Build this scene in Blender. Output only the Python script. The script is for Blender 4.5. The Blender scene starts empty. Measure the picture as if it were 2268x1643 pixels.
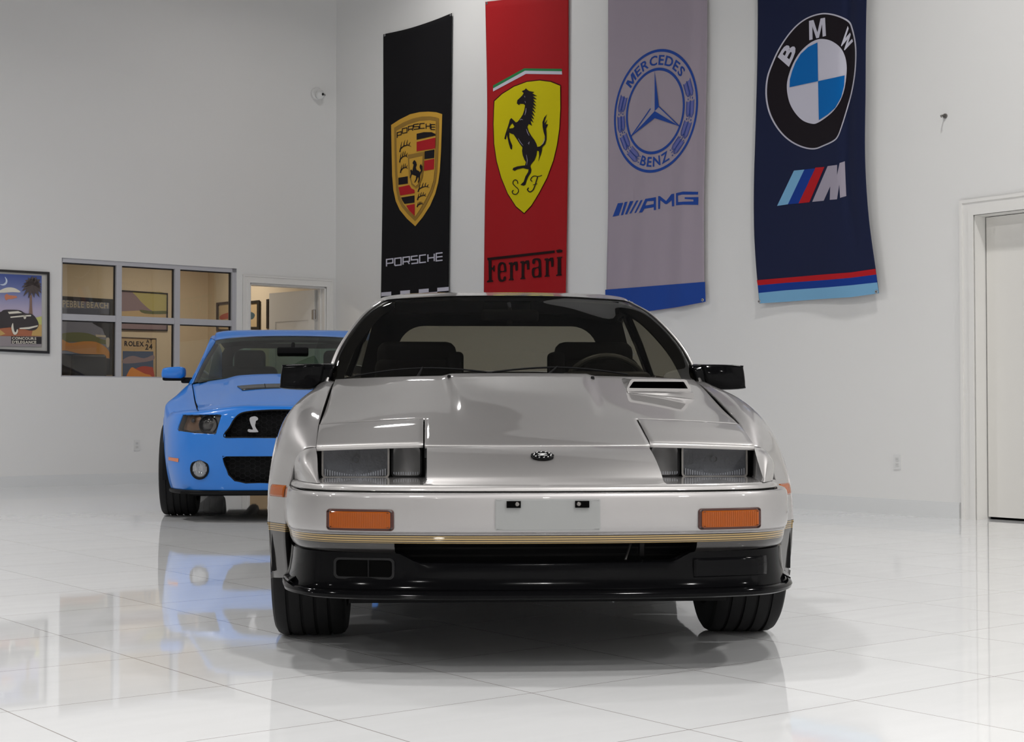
import bpy, bmesh, math, random
from mathutils import Vector, Matrix
random.seed(7)
D = bpy.data
SC = bpy.context.scene
COL = SC.collection
R = math.radians

# ---------------------------------------------------------------- camera
FPX, PITCH, CAMH = 3421.0, 0.02596, 0.765        # focal length in pixels of the 2268 px frame, tilt, height
cam_d = D.cameras.new('camera')
cam_d.sensor_fit = 'HORIZONTAL'; cam_d.sensor_width = 36.0
cam_d.lens = FPX / 2268.0 * 36.0
cam_d.clip_start = 0.05; cam_d.clip_end = 200
cam_o = D.objects.new('camera', cam_d); COL.objects.link(cam_o)
cam_o.location = (0, 0, CAMH); cam_o.rotation_euler = (math.pi / 2 + PITCH, 0, 0)
SC.camera = cam_o
SC.view_settings.view_transform = 'Standard'; SC.view_settings.look = 'None'
SC.view_settings.gamma = 1.0; SC.view_settings.use_curve_mapping = False
SC.view_settings.exposure = 0.0
w = D.worlds.new('world'); SC.world = w; w.use_nodes = True
w.node_tree.nodes['Background'].inputs[0].default_value = (0.8, 0.85, 1, 1)
w.node_tree.nodes['Background'].inputs[1].default_value = 0.02

# ---------------------------------------------------------------- room frame
YA = 0.91433
AX = Vector((math.sin(YA), math.cos(YA), 0)); BX = Vector((-math.cos(YA), math.sin(YA), 0))
CORNER = Vector((-2.035, 17.789, 0))
LEN_P, LEN_Q, CEIL = 21.0, 24.0, 6.4
def RP(p, q, z=0.0):            # p metres from the corner along the left wall, q metres along the right wall
    v = CORNER - AX * p - BX * q
    return Vector((v.x, v.y, z))
ROOM = D.objects.new
def ray(px, py):
    u = (821.5 - py) / FPX; x = (px - 1134) / FPX
    c, s = math.cos(PITCH), math.sin(PITCH)
    return Vector((x, c - u * s, s + u * c))
def to_pq(v):
    d = CORNER - Vector((v.x, v.y, 0))
    return d.dot(AX), d.dot(BX), v.z
def on_left(px, py, q=0.0):     # where a sight line meets the plane q
    r = ray(px, py); o = Vector((0, 0, CAMH))
    q0 = to_pq(o)[1]; q1 = to_pq(o + r)[1]
    t = (q - q0) / (q1 - q0); P = o + r * t
    a = to_pq(P); return a[0], a[2]
def on_right(px, py, p=0.0):
    r = ray(px, py); o = Vector((0, 0, CAMH))
    p0 = to_pq(o)[0]; p1 = to_pq(o + r)[0]
    t = (p - p0) / (p1 - p0); P = o + r * t
    a = to_pq(P); return a[1], a[2]

# ---------------------------------------------------------------- lamps of the hall (high-bay downlights)
LAMP_SPOTS = [(p_, q_) for p_ in (2.2, 7.0, 11.8, 16.6) for q_ in (4.4, 10.0, 15.6, 21.2)]
LAMP_SPOTS[0] = (1.3, 2.8)
LAMP_W = 128.0
LAMP_GAIN = {2.8: 0.22, 4.4: 1.0, 10.0: 0.6, 15.6: 1.1, 21.2: 1.5}
for (p_, q_) in LAMP_SPOTS:
    l = D.lights.new('high_bay_light', 'AREA'); l.shape = 'DISK'; l.size = 0.44; l.energy = LAMP_W * LAMP_GAIN[q_]
    l.color = (1.0, 0.98, 0.96)
    l.spread = R(150)
    lo = D.objects.new('high_bay_light', l); COL.objects.link(lo)
    lo.location = RP(p_, q_, CEIL - 0.36)

# ---------------------------------------------------------------- materials
MATS = {}
def mat(name, base, rough=0.5, metal=0.0, coat=0.0, spec=0.5, alpha=1.0, trans=0.0, ior=1.5, emis=None, coat_rough=0.03, noise=None, bump=None, sheen=0.0):
    m = D.materials.new(name); m.use_nodes = True
    nt = m.node_tree; b = nt.nodes['Principled BSDF']
    b.inputs['Base Color'].default_value = (*base, 1)
    b.inputs['Roughness'].default_value = rough
    b.inputs['Metallic'].default_value = metal
    b.inputs['Coat Weight'].default_value = coat
    b.inputs['Coat Roughness'].default_value = coat_rough
    b.inputs['Specular IOR Level'].default_value = spec
    b.inputs['IOR'].default_value = ior
    b.inputs['Transmission Weight'].default_value = trans
    b.inputs['Sheen Weight'].default_value = sheen
    if emis:
        b.inputs['Emission Color'].default_value = (*emis[0], 1); b.inputs['Emission Strength'].default_value = emis[1]
    if noise:       # (scale, amount, [second colour])
        n = nt.nodes.new('ShaderNodeTexNoise'); n.inputs['Scale'].default_value = noise[0]; n.inputs['Detail'].default_value = 6
        tc = nt.nodes.new('ShaderNodeTexCoord'); nt.links.new(tc.outputs['Object'], n.inputs['Vector'])
        mx = nt.nodes.new('ShaderNodeMix'); mx.data_type = 'RGBA'
        c2 = noise[2] if len(noise) > 2 else tuple(c * (1 - noise[1]) for c in base)
        mx.inputs[6].default_value = (*base, 1); mx.inputs[7].default_value = (*c2, 1)
        nt.links.new(n.outputs['Fac'], mx.inputs[0]); nt.links.new(mx.outputs[2], b.inputs['Base Color'])
    if bump:
        n = nt.nodes.new('ShaderNodeTexNoise'); n.inputs['Scale'].default_value = bump[0]; n.inputs['Detail'].default_value = 3
        tc = nt.nodes.new('ShaderNodeTexCoord'); nt.links.new(tc.outputs['Object'], n.inputs['Vector'])
        bp = nt.nodes.new('ShaderNodeBump'); bp.inputs['Strength'].default_value = bump[1]; bp.inputs['Distance'].default_value = bump[2]
        nt.links.new(n.outputs['Fac'], bp.inputs['Height']); nt.links.new(bp.outputs['Normal'], b.inputs['Normal'])
    MATS[name] = m
    return m
def glass_mat(name, tint, spec_boost=1.0, rough=0.0):
    # thin sheet of tinted glass: coloured straight-through light plus a Fresnel reflection
    m = D.materials.new(name); m.use_nodes = True; nt = m.node_tree; nt.nodes.clear()
    out = nt.nodes.new('ShaderNodeOutputMaterial'); mix = nt.nodes.new('ShaderNodeMixShader')
    tr = nt.nodes.new('ShaderNodeBsdfTransparent'); tr.inputs[0].default_value = (*tint, 1)
    gl = nt.nodes.new('ShaderNodeBsdfGlossy'); gl.inputs['Roughness'].default_value = rough
    fr = nt.nodes.new('ShaderNodeFresnel')
    ge = nt.nodes.new('ShaderNodeNewGeometry'); mi = nt.nodes.new('ShaderNodeMapRange')       # same reflectance from both faces of the thin sheet
    mi.inputs[3].default_value = 1.45; mi.inputs[4].default_value = 1 / 1.45
    nt.links.new(ge.outputs['Backfacing'], mi.inputs[0]); nt.links.new(mi.outputs[0], fr.inputs[0])
    ml = nt.nodes.new('ShaderNodeMath'); ml.operation = 'MULTIPLY'; ml.inputs[1].default_value = spec_boost
    nt.links.new(fr.outputs[0], ml.inputs[0]); nt.links.new(ml.outputs[0], mix.inputs[0])
    nt.links.new(tr.outputs[0], mix.inputs[1]); nt.links.new(gl.outputs[0], mix.inputs[2]); nt.links.new(mix.outputs[0], out.inputs[0])
    MATS[name] = m
    return m
def paint_mat(name, base, flake, metal=0.6, rough=0.32, coat=1.0):
    # metallic car paint: fine flake noise under clear coat
    m = mat(name, base, rough, metal, coat, 0.5)
    nt = m.node_tree; b = nt.nodes['Principled BSDF']
    n = nt.nodes.new('ShaderNodeTexNoise'); n.inputs['Scale'].default_value = 900; n.inputs['Detail'].default_value = 1
    tc = nt.nodes.new('ShaderNodeTexCoord'); nt.links.new(tc.outputs['Object'], n.inputs['Vector'])
    mx = nt.nodes.new('ShaderNodeMix'); mx.data_type = 'RGBA'
    mx.inputs[6].default_value = (*base, 1); mx.inputs[7].default_value = (*flake, 1)
    nt.links.new(n.outputs['Fac'], mx.inputs[0]); nt.links.new(mx.outputs[2], b.inputs['Base Color'])
    return m

# ---------------------------------------------------------------- objects
def tag(o, label=None, cat=None, group=None, kind=None):
    if label: o['label'] = label
    if cat: o['category'] = cat
    if group: o['group'] = group
    if kind: o['kind'] = kind
    return o
def empty(name, loc=(0, 0, 0), rz=0.0):
    o = D.objects.new(name, None); COL.objects.link(o); o.location = loc; o.rotation_euler = (0, 0, rz)
    o.empty_display_size = 0.1
    return o
def mk(name, verts, faces, m, parent=None, smooth=True, angle=35, solid=0.0, merge=True, off=-1.0):
    me = D.meshes.new(name); me.from_pydata([tuple(v) for v in verts], [], faces)
    bm = bmesh.new(); bm.from_mesh(me)
    if merge: bmesh.ops.remove_doubles(bm, verts=bm.verts, dist=1e-5)
    bmesh.ops.recalc_face_normals(bm, faces=bm.faces)
    bm.to_mesh(me); bm.free()
    me.materials.append(m if not isinstance(m, str) else MATS[m])
    if smooth:
        me.shade_smooth(); me.set_sharp_from_angle(angle=R(angle))
    o = D.objects.new(name, me); COL.objects.link(o)
    if parent: o.parent = parent
    if solid:
        s = o.modifiers.new('solid', 'SOLIDIFY'); s.thickness = solid; s.offset = off
    return o
class MB:
    """collects shapes, then links them as one mesh object"""
    def __init__(s): s.v = []; s.f = []
    def add(s, vs, fs):
        n = len(s.v); s.v += [Vector(v) for v in vs]; s.f += [tuple(i + n for i in f) for f in fs]; return s
    def box(s, a, b, M=None):
        x0, y0, z0 = a; x1, y1, z1 = b
        vs = [Vector((x, y, z)) for x in (x0, x1) for y in (y0, y1) for z in (z0, z1)]
        if M: vs = [M @ v for v in vs]
        return s.add(vs, [(0, 1, 3, 2), (4, 6, 7, 5), (0, 4, 5, 1), (2, 3, 7, 6), (0, 2, 6, 4), (1, 5, 7, 3)])
    def bbox(s, a, b, r=0.004, M=None):      # bevelled box
        bm = bmesh.new(); bmesh.ops.create_cube(bm, size=1)
        c = [(a[i] + b[i]) / 2 for i in range(3)]; d = [abs(b[i] - a[i]) for i in range(3)]
        for v in bm.verts: v.co = Vector((c[0] + v.co.x * d[0], c[1] + v.co.y * d[1], c[2] + v.co.z * d[2]))
        r = min(r, min(d) * 0.49)
        bmesh.ops.bevel(bm, geom=bm.edges[:], offset=r, segments=3, affect='EDGES', profile=0.5)
        bm.verts.index_update()
        vs = [(M @ v.co) if M else v.co.copy() for v in bm.verts]; fs = [tuple(v.index for v in f.verts) for f in bm.faces]
        bm.free(); return s.add(vs, fs)
    def tube(s, pts, r, n=10, closed=False, caps=True):
        pts = [Vector(p) for p in pts]; rs = r if isinstance(r, (list, tuple)) else [r] * len(pts)
        N = len(pts); rings = []; up = Vector((0, 0, 1)); prev = None
        for i, p in enumerate(pts):
            if closed: t = pts[(i + 1) % N] - pts[i - 1]
            else: t = pts[min(i + 1, N - 1)] - pts[max(i - 1, 0)]
            t.normalize()
            if prev is None:
                a = up if abs(t.dot(up)) < 0.9 else Vector((1, 0, 0)); u = t.cross(a).normalized()
            else:
                u = (prev - t * prev.dot(t)).normalized()
            prev = u; w_ = t.cross(u)
            rings.append([p + (u * math.cos(k * 2 * math.pi / n) + w_ * math.sin(k * 2 * math.pi / n)) * rs[i] for k in range(n)])
        vs = [v for rr in rings for v in rr]; fs = []
        for i in range(N if closed else N - 1):
            for k in range(n):
                a = i * n + k; b = i * n + (k + 1) % n; j = ((i + 1) % N) * n
                fs.append((a, b, j + (k + 1) % n, j + k))
        if caps and not closed:
            fs.append(tuple(range(n))[::-1]); fs.append(tuple((N - 1) * n + k for k in range(n)))
        return s.add(vs, fs)
    def lathe(s, prof, M, n=48):           # prof: (radius, axial) ; axis = local z of M
        vs = [M @ Vector((r * math.cos(k * 2 * math.pi / n), r * math.sin(k * 2 * math.pi / n), h)) for (r, h) in prof for k in range(n)]
        fs = []
        for i in range(len(prof) - 1):
            for k in range(n):
                fs.append((i * n + k, i * n + (k + 1) % n, (i + 1) * n + (k + 1) % n, (i + 1) * n + k))
        return s.add(vs, fs)
    def prism(s, poly, h0, h1, M):         # polygon in local xy, extruded along local z
        n = len(poly)
        vs = [M @ Vector((x, y, h0)) for x, y in poly] + [M @ Vector((x, y, h1)) for x, y in poly]
        fs = [tuple(range(n))[::-1], tuple(range(n, 2 * n))] + [(i, (i + 1) % n, n + (i + 1) % n, n + i) for i in range(n)]
        return s.add(vs, fs)
    def grid(s, rows, flip=False):
        nr = len(rows); nc = len(rows[0]); vs = [p for r_ in rows for p in r_]
        fs = []
        for i in range(nr - 1):
            for j in range(nc - 1):
                a = i * nc + j; q = (a, a + 1, a + nc + 1, a + nc)
                fs.append(q[::-1] if flip else q)
        return s.add(vs, fs)
    def mirror(s):                         # add the mirror image in x
        n = len(s.v); s.v += [Vector((-v.x, v.y, v.z)) for v in s.v]; s.f += [tuple(i + n for i in f)[::-1] for f in s.f]; return s
    def build(s, name, m, parent=None, **k): return mk(name, s.v, s.f, m, parent, **k)
def crs(P, t):
    """Catmull-Rom through points P, t in 0..len-1 (end tangents reflected)"""
    n = len(P); i = min(int(t), n - 2); u = t - i
    p1 = P[i]; p2 = P[i + 1]
    p0 = P[i - 1] if i > 0 else p1 * 2 - p2
    p3 = P[i + 2] if i + 2 < n else p2 * 2 - p1
    return 0.5 * ((2 * p1) + (p2 - p0) * u + (2 * p0 - 5 * p1 + 4 * p2 - p3) * u * u + (3 * p1 - p0 - 3 * p2 + p3) * u ** 3)
def spline(pts, n):
    P = [Vector(p) for p in pts]; m = len(P) - 1
    return [crs(P, m * k / n) for k in range(n + 1)]
def patch(rows, nu, nv):
    """smooth surface through a net of control points; rows -> u, columns -> v"""
    R1 = [spline(r, nv) for r in rows]
    cols = [spline([R1[i][j] for i in range(len(rows))], nu) for j in range(nv + 1)]
    return [[cols[j][i] for j in range(nv + 1)] for i in range(nu + 1)]
def lerp(a, b, t): return a + (b - a) * t
def interp(tab, x):
    """piecewise Catmull-Rom over a table of (x, y)"""
    n = len(tab)
    if x <= tab[0][0]: return tab[0][1]
    if x >= tab[-1][0]: return tab[-1][1]
    for i in range(n - 1):
        if x <= tab[i + 1][0]:
            x0, y0 = tab[i]; x1, y1 = tab[i + 1]; h = x1 - x0; t = (x - x0) / h
            m0 = (y1 - tab[i - 1][1]) / (x1 - tab[i - 1][0]) if i > 0 else (y1 - y0) / h
            m1 = (tab[i + 2][1] - y0) / (tab[i + 2][0] - x0) if i + 2 < n else (y1 - y0) / h
            return (2 * t ** 3 - 3 * t * t + 1) * y0 + (t ** 3 - 2 * t * t + t) * h * m0 + (-2 * t ** 3 + 3 * t * t) * y1 + (t ** 3 - t * t) * h * m1
def rrect(x0, y0, x1, y1, r, n=5):
    out = []
    for cx, cy, a0 in ((x1 - r, y1 - r, 0), (x0 + r, y1 - r, 90), (x0 + r, y0 + r, 180), (x1 - r, y0 + r, 270)):
        for k in range(n + 1):
            a = R(a0 + 90 * k / n); out.append((cx + r * math.cos(a), cy + r * math.sin(a)))
    return out
def MX(origin, xd, yd):
    """matrix whose local x,y point along xd,yd"""
    x = Vector(xd).normalized(); y = Vector(yd); y = (y - x * y.dot(x)).normalized(); z = x.cross(y)
    M = Matrix((x, y, z)).transposed().to_4x4(); M.translation = Vector(origin); return M

def rebase(root, loc, rz):
    """give a thing built in world coordinates its own origin and heading"""
    M = Matrix.Translation(Vector(loc)) @ Matrix.Rotation(rz, 4, 'Z'); Mi = M.inverted()
    def rec(o):
        if o.type == 'MESH': o.data.transform(Mi)
        for c in o.children: rec(c)
    rec(root); root.location = Vector(loc); root.rotation_euler = (0, 0, rz)
RZ_A = math.atan2(AX.y, AX.x)      # heading of things aligned with the walls

# ================================================================ ROOM
M_wall = mat('wall_paint', (0.79, 0.787, 0.775), 0.62, bump=(220, 0.08, 0.002))
M_ceil = mat('dark_ceiling_paint', (0.07, 0.07, 0.07), 0.9)
M_oceil = mat('office_ceiling_paint', (0.62, 0.58, 0.5), 0.8)
M_trimw = mat('trim_paint', (0.80, 0.79, 0.765), 0.4)
M_door = mat('door_paint', (0.76, 0.745, 0.71), 0.38)
M_base = mat('baseboard_paint', (0.74, 0.75, 0.75), 0.3)
M_frame = mat('window_frame_paint', (0.50, 0.50, 0.53), 0.4)
M_black = mat('black_frame', (0.012, 0.011, 0.012), 0.35)
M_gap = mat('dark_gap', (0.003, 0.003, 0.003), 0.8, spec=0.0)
M_beige = mat('office_paint', (0.62, 0.53, 0.40), 0.7)
M_carpet = mat('office_floor', (0.30, 0.24, 0.19), 0.9, noise=(40, 0.3))
M_outlet = mat('outlet_plastic', (0.74, 0.74, 0.73), 0.3)
M_steel = mat('brushed_steel', (0.45, 0.45, 0.46), 0.35, 1.0)
M_mattew = mat('poster_mat', (0.50, 0.49, 0.46), 0.6)
M_glassw = glass_mat('window_glass', (0.88, 0.88, 0.86))

def floor_material():
    m = D.materials.new('polished_porcelain_tiles'); m.use_nodes = True
    nt = m.node_tree; b = nt.nodes['Principled BSDF']
    N = nt.nodes.new; L = nt.links.new
    tc = N('ShaderNodeTexCoord')
    br = N('ShaderNodeTexBrick'); br.offset = 0.0; br.squash = 1.0
    br.inputs['Scale'].default_value = 1.0; br.inputs['Brick Width'].default_value = 0.6096; br.inputs['Row Height'].default_value = 0.6096
    br.inputs['Mortar Size'].default_value = 0.0016; br.inputs['Mortar Smooth'].default_value = 0.0
    br.inputs['Color1'].default_value = (0.80, 0.808, 0.815, 1); br.inputs['Color2'].default_value = (0.775, 0.782, 0.79, 1)
    br.inputs['Mortar'].default_value = (0.30, 0.27, 0.25, 1)
    L(tc.outputs['Object'], br.inputs['Vector'])
    mp = N('ShaderNodeMapping'); mp.inputs['Scale'].default_value = (0.9, 5.0, 1)
    L(tc.outputs['Object'], mp.inputs['Vector'])
    ns = N('ShaderNodeTexNoise'); ns.inputs['Scale'].default_value = 2.2; ns.inputs['Detail'].default_value = 5; ns.inputs['Distortion'].default_value = 0.6
    L(mp.outputs[0], ns.inputs['Vector'])
    mx = N('ShaderNodeMix'); mx.data_type = 'RGBA'; mx.blend_type = 'MULTIPLY'; mx.inputs[0].default_value = 0.10
    L(br.outputs['Color'], mx.inputs[6]); L(ns.outputs['Fac'], mx.inputs[7]); L(mx.outputs[2], b.inputs['Base Color'])
    b.inputs['Roughness'].default_value = 0.035
    b.inputs['IOR'].default_value = 1.55
    # slight waviness of the polished glaze
    wv = N('ShaderNodeTexNoise'); wv.inputs['Scale'].default_value = 9.0; wv.inputs['Detail'].default_value = 1.5
    L(tc.outputs['Object'], wv.inputs['Vector'])
    bp = N('ShaderNodeBump'); bp.inputs['Strength'].default_value = 0.10; bp.inputs['Distance'].default_value = 0.0012
    L(wv.outputs['Fac'], bp.inputs['Height'])
    bp2 = N('ShaderNodeBump'); bp2.inputs['Strength'].default_value = 0.5; bp2.inputs['Distance'].default_value = 0.002; bp2.invert = True
    L(br.outputs['Fac'], bp2.inputs['Height']); L(bp.outputs[0], bp2.inputs['Normal']); L(bp2.outputs[0], b.inputs['Normal'])
    return m
M_floor = floor_material()

# floor object: local axes along the walls so the tile joints run with the room
TILE_A0, TILE_B0 = 2.61548635, 3.30702604        # a joint crossing measured in the photograph (along AX / BX from the camera)
fo = MB().box((-LEN_P - 1, -LEN_Q - 1, -0.15), (5, 6, 0)).build('floor', M_floor, smooth=False)
crossing = AX * TILE_A0 + BX * TILE_B0
steps_a = round((CORNER - crossing).dot(AX) / 0.6096); steps_b = round((CORNER - crossing).dot(BX) / 0.6096)
org = crossing + AX * steps_a * 0.6096 + BX * steps_b * 0.6096
fo.location = (org.x, org.y, 0); fo.rotation_euler = (0, 0, math.atan2(AX.y, AX.x))
tag(fo, kind='structure')

def pqbox(mb, p0, p1, q0, q1, z0, z1):
    v = [RP(p, q, z) for p in (p0, p1) for q in (q0, q1) for z in (z0, z1)]
    return mb.add(v, [(0, 1, 3, 2), (4, 6, 7, 5), (0, 4, 5, 1), (2, 3, 7, 6), (0, 2, 6, 4), (1, 5, 7, 3)])
# measured openings -------------------------------------------------
WT = 0.16                                   # wall thickness
pW1 = on_left(136, 700)[0]; pW0 = on_left(524, 700)[0]; zW0 = 1.118; zW1 = 2.338
pD1 = on_left(552, 700)[0]; pD0 = on_left(722, 700)[0]; zD = 2.19
# left wall with window and doorway
mb = MB()
pqbox(mb, pW1, LEN_P, -WT, 0, 0, CEIL); pqbox(mb, pW0, pW1, -WT, 0, 0, zW0); pqbox(mb, pW0, pW1, -WT, 0, zW1, CEIL)
pqbox(mb, pD1, pW0, -WT, 0, 0, CEIL); pqbox(mb, pD0, pD1, -WT, 0, zD, CEIL); pqbox(mb, -WT, pD0, -WT, 0, 0, CEIL)
tag(mb.build('wall_left', M_wall, smooth=False), kind='structure')
# right wall with door recess
qE0 = on_right(2160, 700)[0]; qE1 = qE0 + 1.9; zE = 2.15; rec = 0.12
mb = MB()
pqbox(mb, -WT, 0, 0, qE0, 0, CEIL); pqbox(mb, -WT, 0, qE0, qE1, zE, CEIL); pqbox(mb, -WT, 0, qE1, LEN_Q, 0, CEIL)
tag(mb.build('wall_right', M_wall, smooth=False), kind='structure')
mb = MB(); pqbox(mb, -WT, LEN_P, LEN_Q, LEN_Q + WT, 0, CEIL); tag(mb.build('wall_front', M_wall, smooth=False), kind='structure')
mb = MB(); pqbox(mb, LEN_P, LEN_P + WT, -WT, LEN_Q + WT, 0, CEIL); tag(mb.build('wall_far', M_wall, smooth=False), kind='structure')
mb = MB(); pqbox(mb, -WT, LEN_P + WT, -WT, LEN_Q + WT, CEIL, CEIL + .15); tag(mb.build('ceiling', M_ceil, smooth=False), kind='structure')

# baseboards
def baseboard(name, segs, along):
    mb = MB()
    for (a, b) in segs:
        if along == 'p': pqbox(mb, a, b, 0, 0.019, 0, 0.104); pqbox(mb, a, b, 0, 0.012, 0.104, 0.115)
        else: pqbox(mb, 0, 0.019, a, b, 0, 0.104); pqbox(mb, 0, 0.012, a, b, 0.104, 0.115)
    return tag(mb.build(name, M_base, smooth=False), kind='structure')
baseboard('baseboard_left', [(0.019, pD0 - 0.10), (pD1 + 0.10, LEN_P)], 'p')
baseboard('baseboard_right', [(0, qE0 - 0.135), (qE1 + 0.135, LEN_Q)], 'q')

# window_1: aluminium frame, mullions and six panes
mb = MB(); fw = 0.045
pm = [on_left(x, 700)[0] for x in (264.5, 394.0)]; zt = [1.70, 1.765]
pqbox(mb, pW0, pW1, -0.10, -0.01, zW1 - 0.045, zW1); pqbox(mb, pW0, pW1, -0.10, -0.01, zW0, zW0 + 0.012)
pqbox(mb, pW0, pW0 + 0.05, -0.10, -0.01, zW0, zW1); pqbox(mb, pW1 - 0.012, pW1, -0.10, -0.01, zW0, zW1)
for c in pm: pqbox(mb, c - 0.03, c + 0.03, -0.095, -0.012, zW0, zW1)
pqbox(mb, pW0, pW1, -0.09, -0.02, zt[0], zt[1])
wo = tag(mb.build('window_1', M_frame, smooth=False), kind='structure')
xs = [pW0 + 0.05, pm[1], pm[0], pW1 - 0.01]
edges = [(pW0 + 0.05, pm[1] - 0.03), (pm[1] + 0.03, pm[0] - 0.03), (pm[0] + 0.03, pW1 - 0.012)]
mbg = MB(); mbs = MB()
for (a, b) in edges:
    for (z0, z1) in ((zW0 + 0.012, zt[0]), (zt[1], zW1 - 0.045)):
        pqbox(mbg, a, b, -0.060, -0.056, z0, z1)
        for (c0, c1, d0, d1) in ((a, a + 0.012, z0, z1), (a, b, z1 - 0.012, z1)):
            pqbox(mbs, c0, c1, -0.07, -0.045, d0, d1)
mbg.build('pane', M_glassw, wo, smooth=False); mbs.build('gasket', M_black, wo, smooth=False)

# door_1: doorway casing, jamb, the leaf standing open
def casing(mb, a0, a1, zt_, wdt, pl, th=0.018):
    # pl(a0,a1,d0,d1,z0,z1) adds a box; casing on room face
    for st, (w0, w1, t_) in enumerate(((0.0, wdt, th * .65), (0.0, wdt * .35, th), (wdt * .8, wdt, th))):
        pl(mb, a0 - w1, a0 - w0, 0, t_, 0, zt_ + w1); pl(mb, a1 + w0, a1 + w1, 0, t_, 0, zt_ + w1); pl(mb, a0 - w0, a1 + w0, 0, t_, zt_ + w0, zt_ + w1)
def plL(mb, a0, a1, d0, d1, z0, z1): return pqbox(mb, a0, a1, d0, d1, z0, z1)
def plR(mb, a0, a1, d0, d1, z0, z1): return pqbox(mb, d0, d1, a0, a1, z0, z1)
mb = MB(); casing(mb, pD0, pD1, zD, 0.085, plL)
pqbox(mb, pD0 - 0.002, pD0 + 0.02, -WT - 0.01, 0, 0, zD); pqbox(mb, pD1 - 0.02, pD1 + 0.002, -WT - 0.01, 0, 0, zD); pqbox(mb, pD0, pD1, -WT - 0.01, 0, zD - 0.02, zD)
pqbox(mb, pD0 + 0.02, pD0 + 0.034, -WT + 0.045, -WT + 0.085, 0, zD - 0.02)
d1o = tag(mb.build('door_1', M_trimw, smooth=False), kind='structure')
# leaf hinged on the right jamb, swung into the office
h0 = Vector(RP(pD0 + 0.022, -WT - 0.005)); e0 = Vector(RP(0.275, -0.86)); dl = (e0 - h0).normalized() * 0.82
nl = Vector((-dl.y, dl.x, 0)).normalized() * 0.04
if to_pq(h0 + nl)[0] < to_pq(h0)[0]: nl = -nl
def leafbox(mb, s0, s1, t0, t1, z0, z1):
    v = [h0 + dl * s + nl * t + Vector((0, 0, z)) for s in (s0, s1) for t in (t0, t1) for z in (z0, z1)]
    return mb.add(v, [(0, 1, 3, 2), (4, 6, 7, 5), (0, 4, 5, 1), (2, 3, 7, 6), (0, 2, 6, 4), (1, 5, 7, 3)])
mb = MB(); leafbox(mb, 0, 1, 0.15, 0.85, 0.01, zD - 0.025)
for (s0, s1, z0, z1) in ((0, .14, .01, zD - .025), (.86, 1, .01, zD - .025), (.14, .86, zD - .37, zD - .025), (.14, .86, .95, 1.1), (.14, .86, .01, .25)):
    leafbox(mb, s0, s1, 0, 1, z0, z1)
leaf = mb.build('door_leaf', M_door, d1o, smooth=False)
mb = MB()
for z in (0.25, 1.1, 1.88):
    leafbox(mb, -0.03, 0.05, 0.9, 1.12, z - 0.055, z + 0.055)
    mb.tube([h0 + nl * 1.1 + Vector((0, 0, z - .06)), h0 + nl * 1.1 + Vector((0, 0, z + .06))], 0.009)
mb.build('hinge', M_steel, leaf, smooth=False)
mb = MB(); mb.tube([h0 + dl * .93 + nl * .9 + Vector((0, 0, 1)), h0 + dl * .93 + nl * 2.2 + Vector((0, 0, 1)), h0 + dl * .80 + nl * 2.3 + Vector((0, 0, 1))], 0.01)
mb.build('door_handle', M_steel, leaf)

# door_2: tall recessed door at the right edge
mb = MB(); casing(mb, qE0, qE1, zE, 0.115, plR, 0.02)
pqbox(mb, -rec, 0.0, qE0 - 0.001, qE0 + 0.004, 0, zE); pqbox(mb, -rec, 0.0, qE1 - 0.004, qE1, 0, zE); pqbox(mb, -rec, 0.0, qE0, qE1, zE - 0.004, zE)
d2o = tag(mb.build('door_2', M_trimw, smooth=False), kind='structure')
mb = MB(); pqbox(mb, -rec - 0.045, -rec, qE0 + 0.012, qE1 - 0.006, 0.018, zE - 0.008); mb.build('door_leaf', M_door, d2o, smooth=False)
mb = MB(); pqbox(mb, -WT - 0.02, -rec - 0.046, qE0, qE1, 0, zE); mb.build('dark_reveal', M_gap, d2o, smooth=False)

for _o in [o for o in COL.objects if o.type == 'MESH' and o.get('kind') == 'structure' and o.name != 'floor']: rebase(_o, RP(0, 0), RZ_A)

# ---------------------------------------------------------------- office beyond the window
OD = 3.24
mb = MB(); pqbox(mb, -0.12, 6.5, -OD - 0.1, -OD, 0, 3.0); tag(mb.build('wall_back', M_beige, smooth=False), kind='structure')
mb = MB(); pqbox(mb, -0.12, -0.0, -OD, -WT, 0, 3.0); tag(mb.build('wall_inner', M_beige, smooth=False), kind='structure')
mb = MB(); pqbox(mb, 6.5, 6.6, -OD - .1, -WT, 0, 3.0); tag(mb.build('wall_end', M_beige, smooth=False), kind='structure')
mb = MB(); pqbox(mb, -0.12, 6.6, -OD - .1, -WT, 2.9, 3.0); tag(mb.build('ceiling_back', M_oceil, smooth=False), kind='structure')
mb = MB(); pqbox(mb, -0.12, 6.6, -WT - 0.012, -WT - 0.002, zD + 0.2, 2.9); pqbox(mb, pW1 + .05, 6.6, -WT - 0.012, -WT - .002, 0, 2.9)
tag(mb.build('wall_rear', M_beige, smooth=False), kind='structure')
mb = MB(); pqbox(mb, 0, 6.5, -OD, -WT, 0, 0.006); tag(mb.build('floor_back', M_carpet, smooth=False), kind='structure')
for (p_, q_, e_) in ((0.9, -1.9, 21), (3.4, -1.9, 17)):
    l = D.lights.new('office_light', 'AREA'); l.shape = 'RECTANGLE'; l.size = 0.5; l.size_y = 0.5; l.energy = e_; l.color = (1, 0.90, 0.76)
    lo = D.objects.new('office_light', l); COL.objects.link(lo); lo.location = RP(p_, q_, 2.86)
    mb = MB(); c = RP(p_, q_, 0)
    mb.box((c.x - .27, c.y - .27, 2.868), (c.x + .27, c.y + .27, 2.899))
    tag(mb.build('ceiling_light', M_trimw, smooth=False), 'flat square white lamp on the office ceiling ' + ('by the open door' if p_ < 1 else 'behind the window'), 'lamp')

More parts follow.
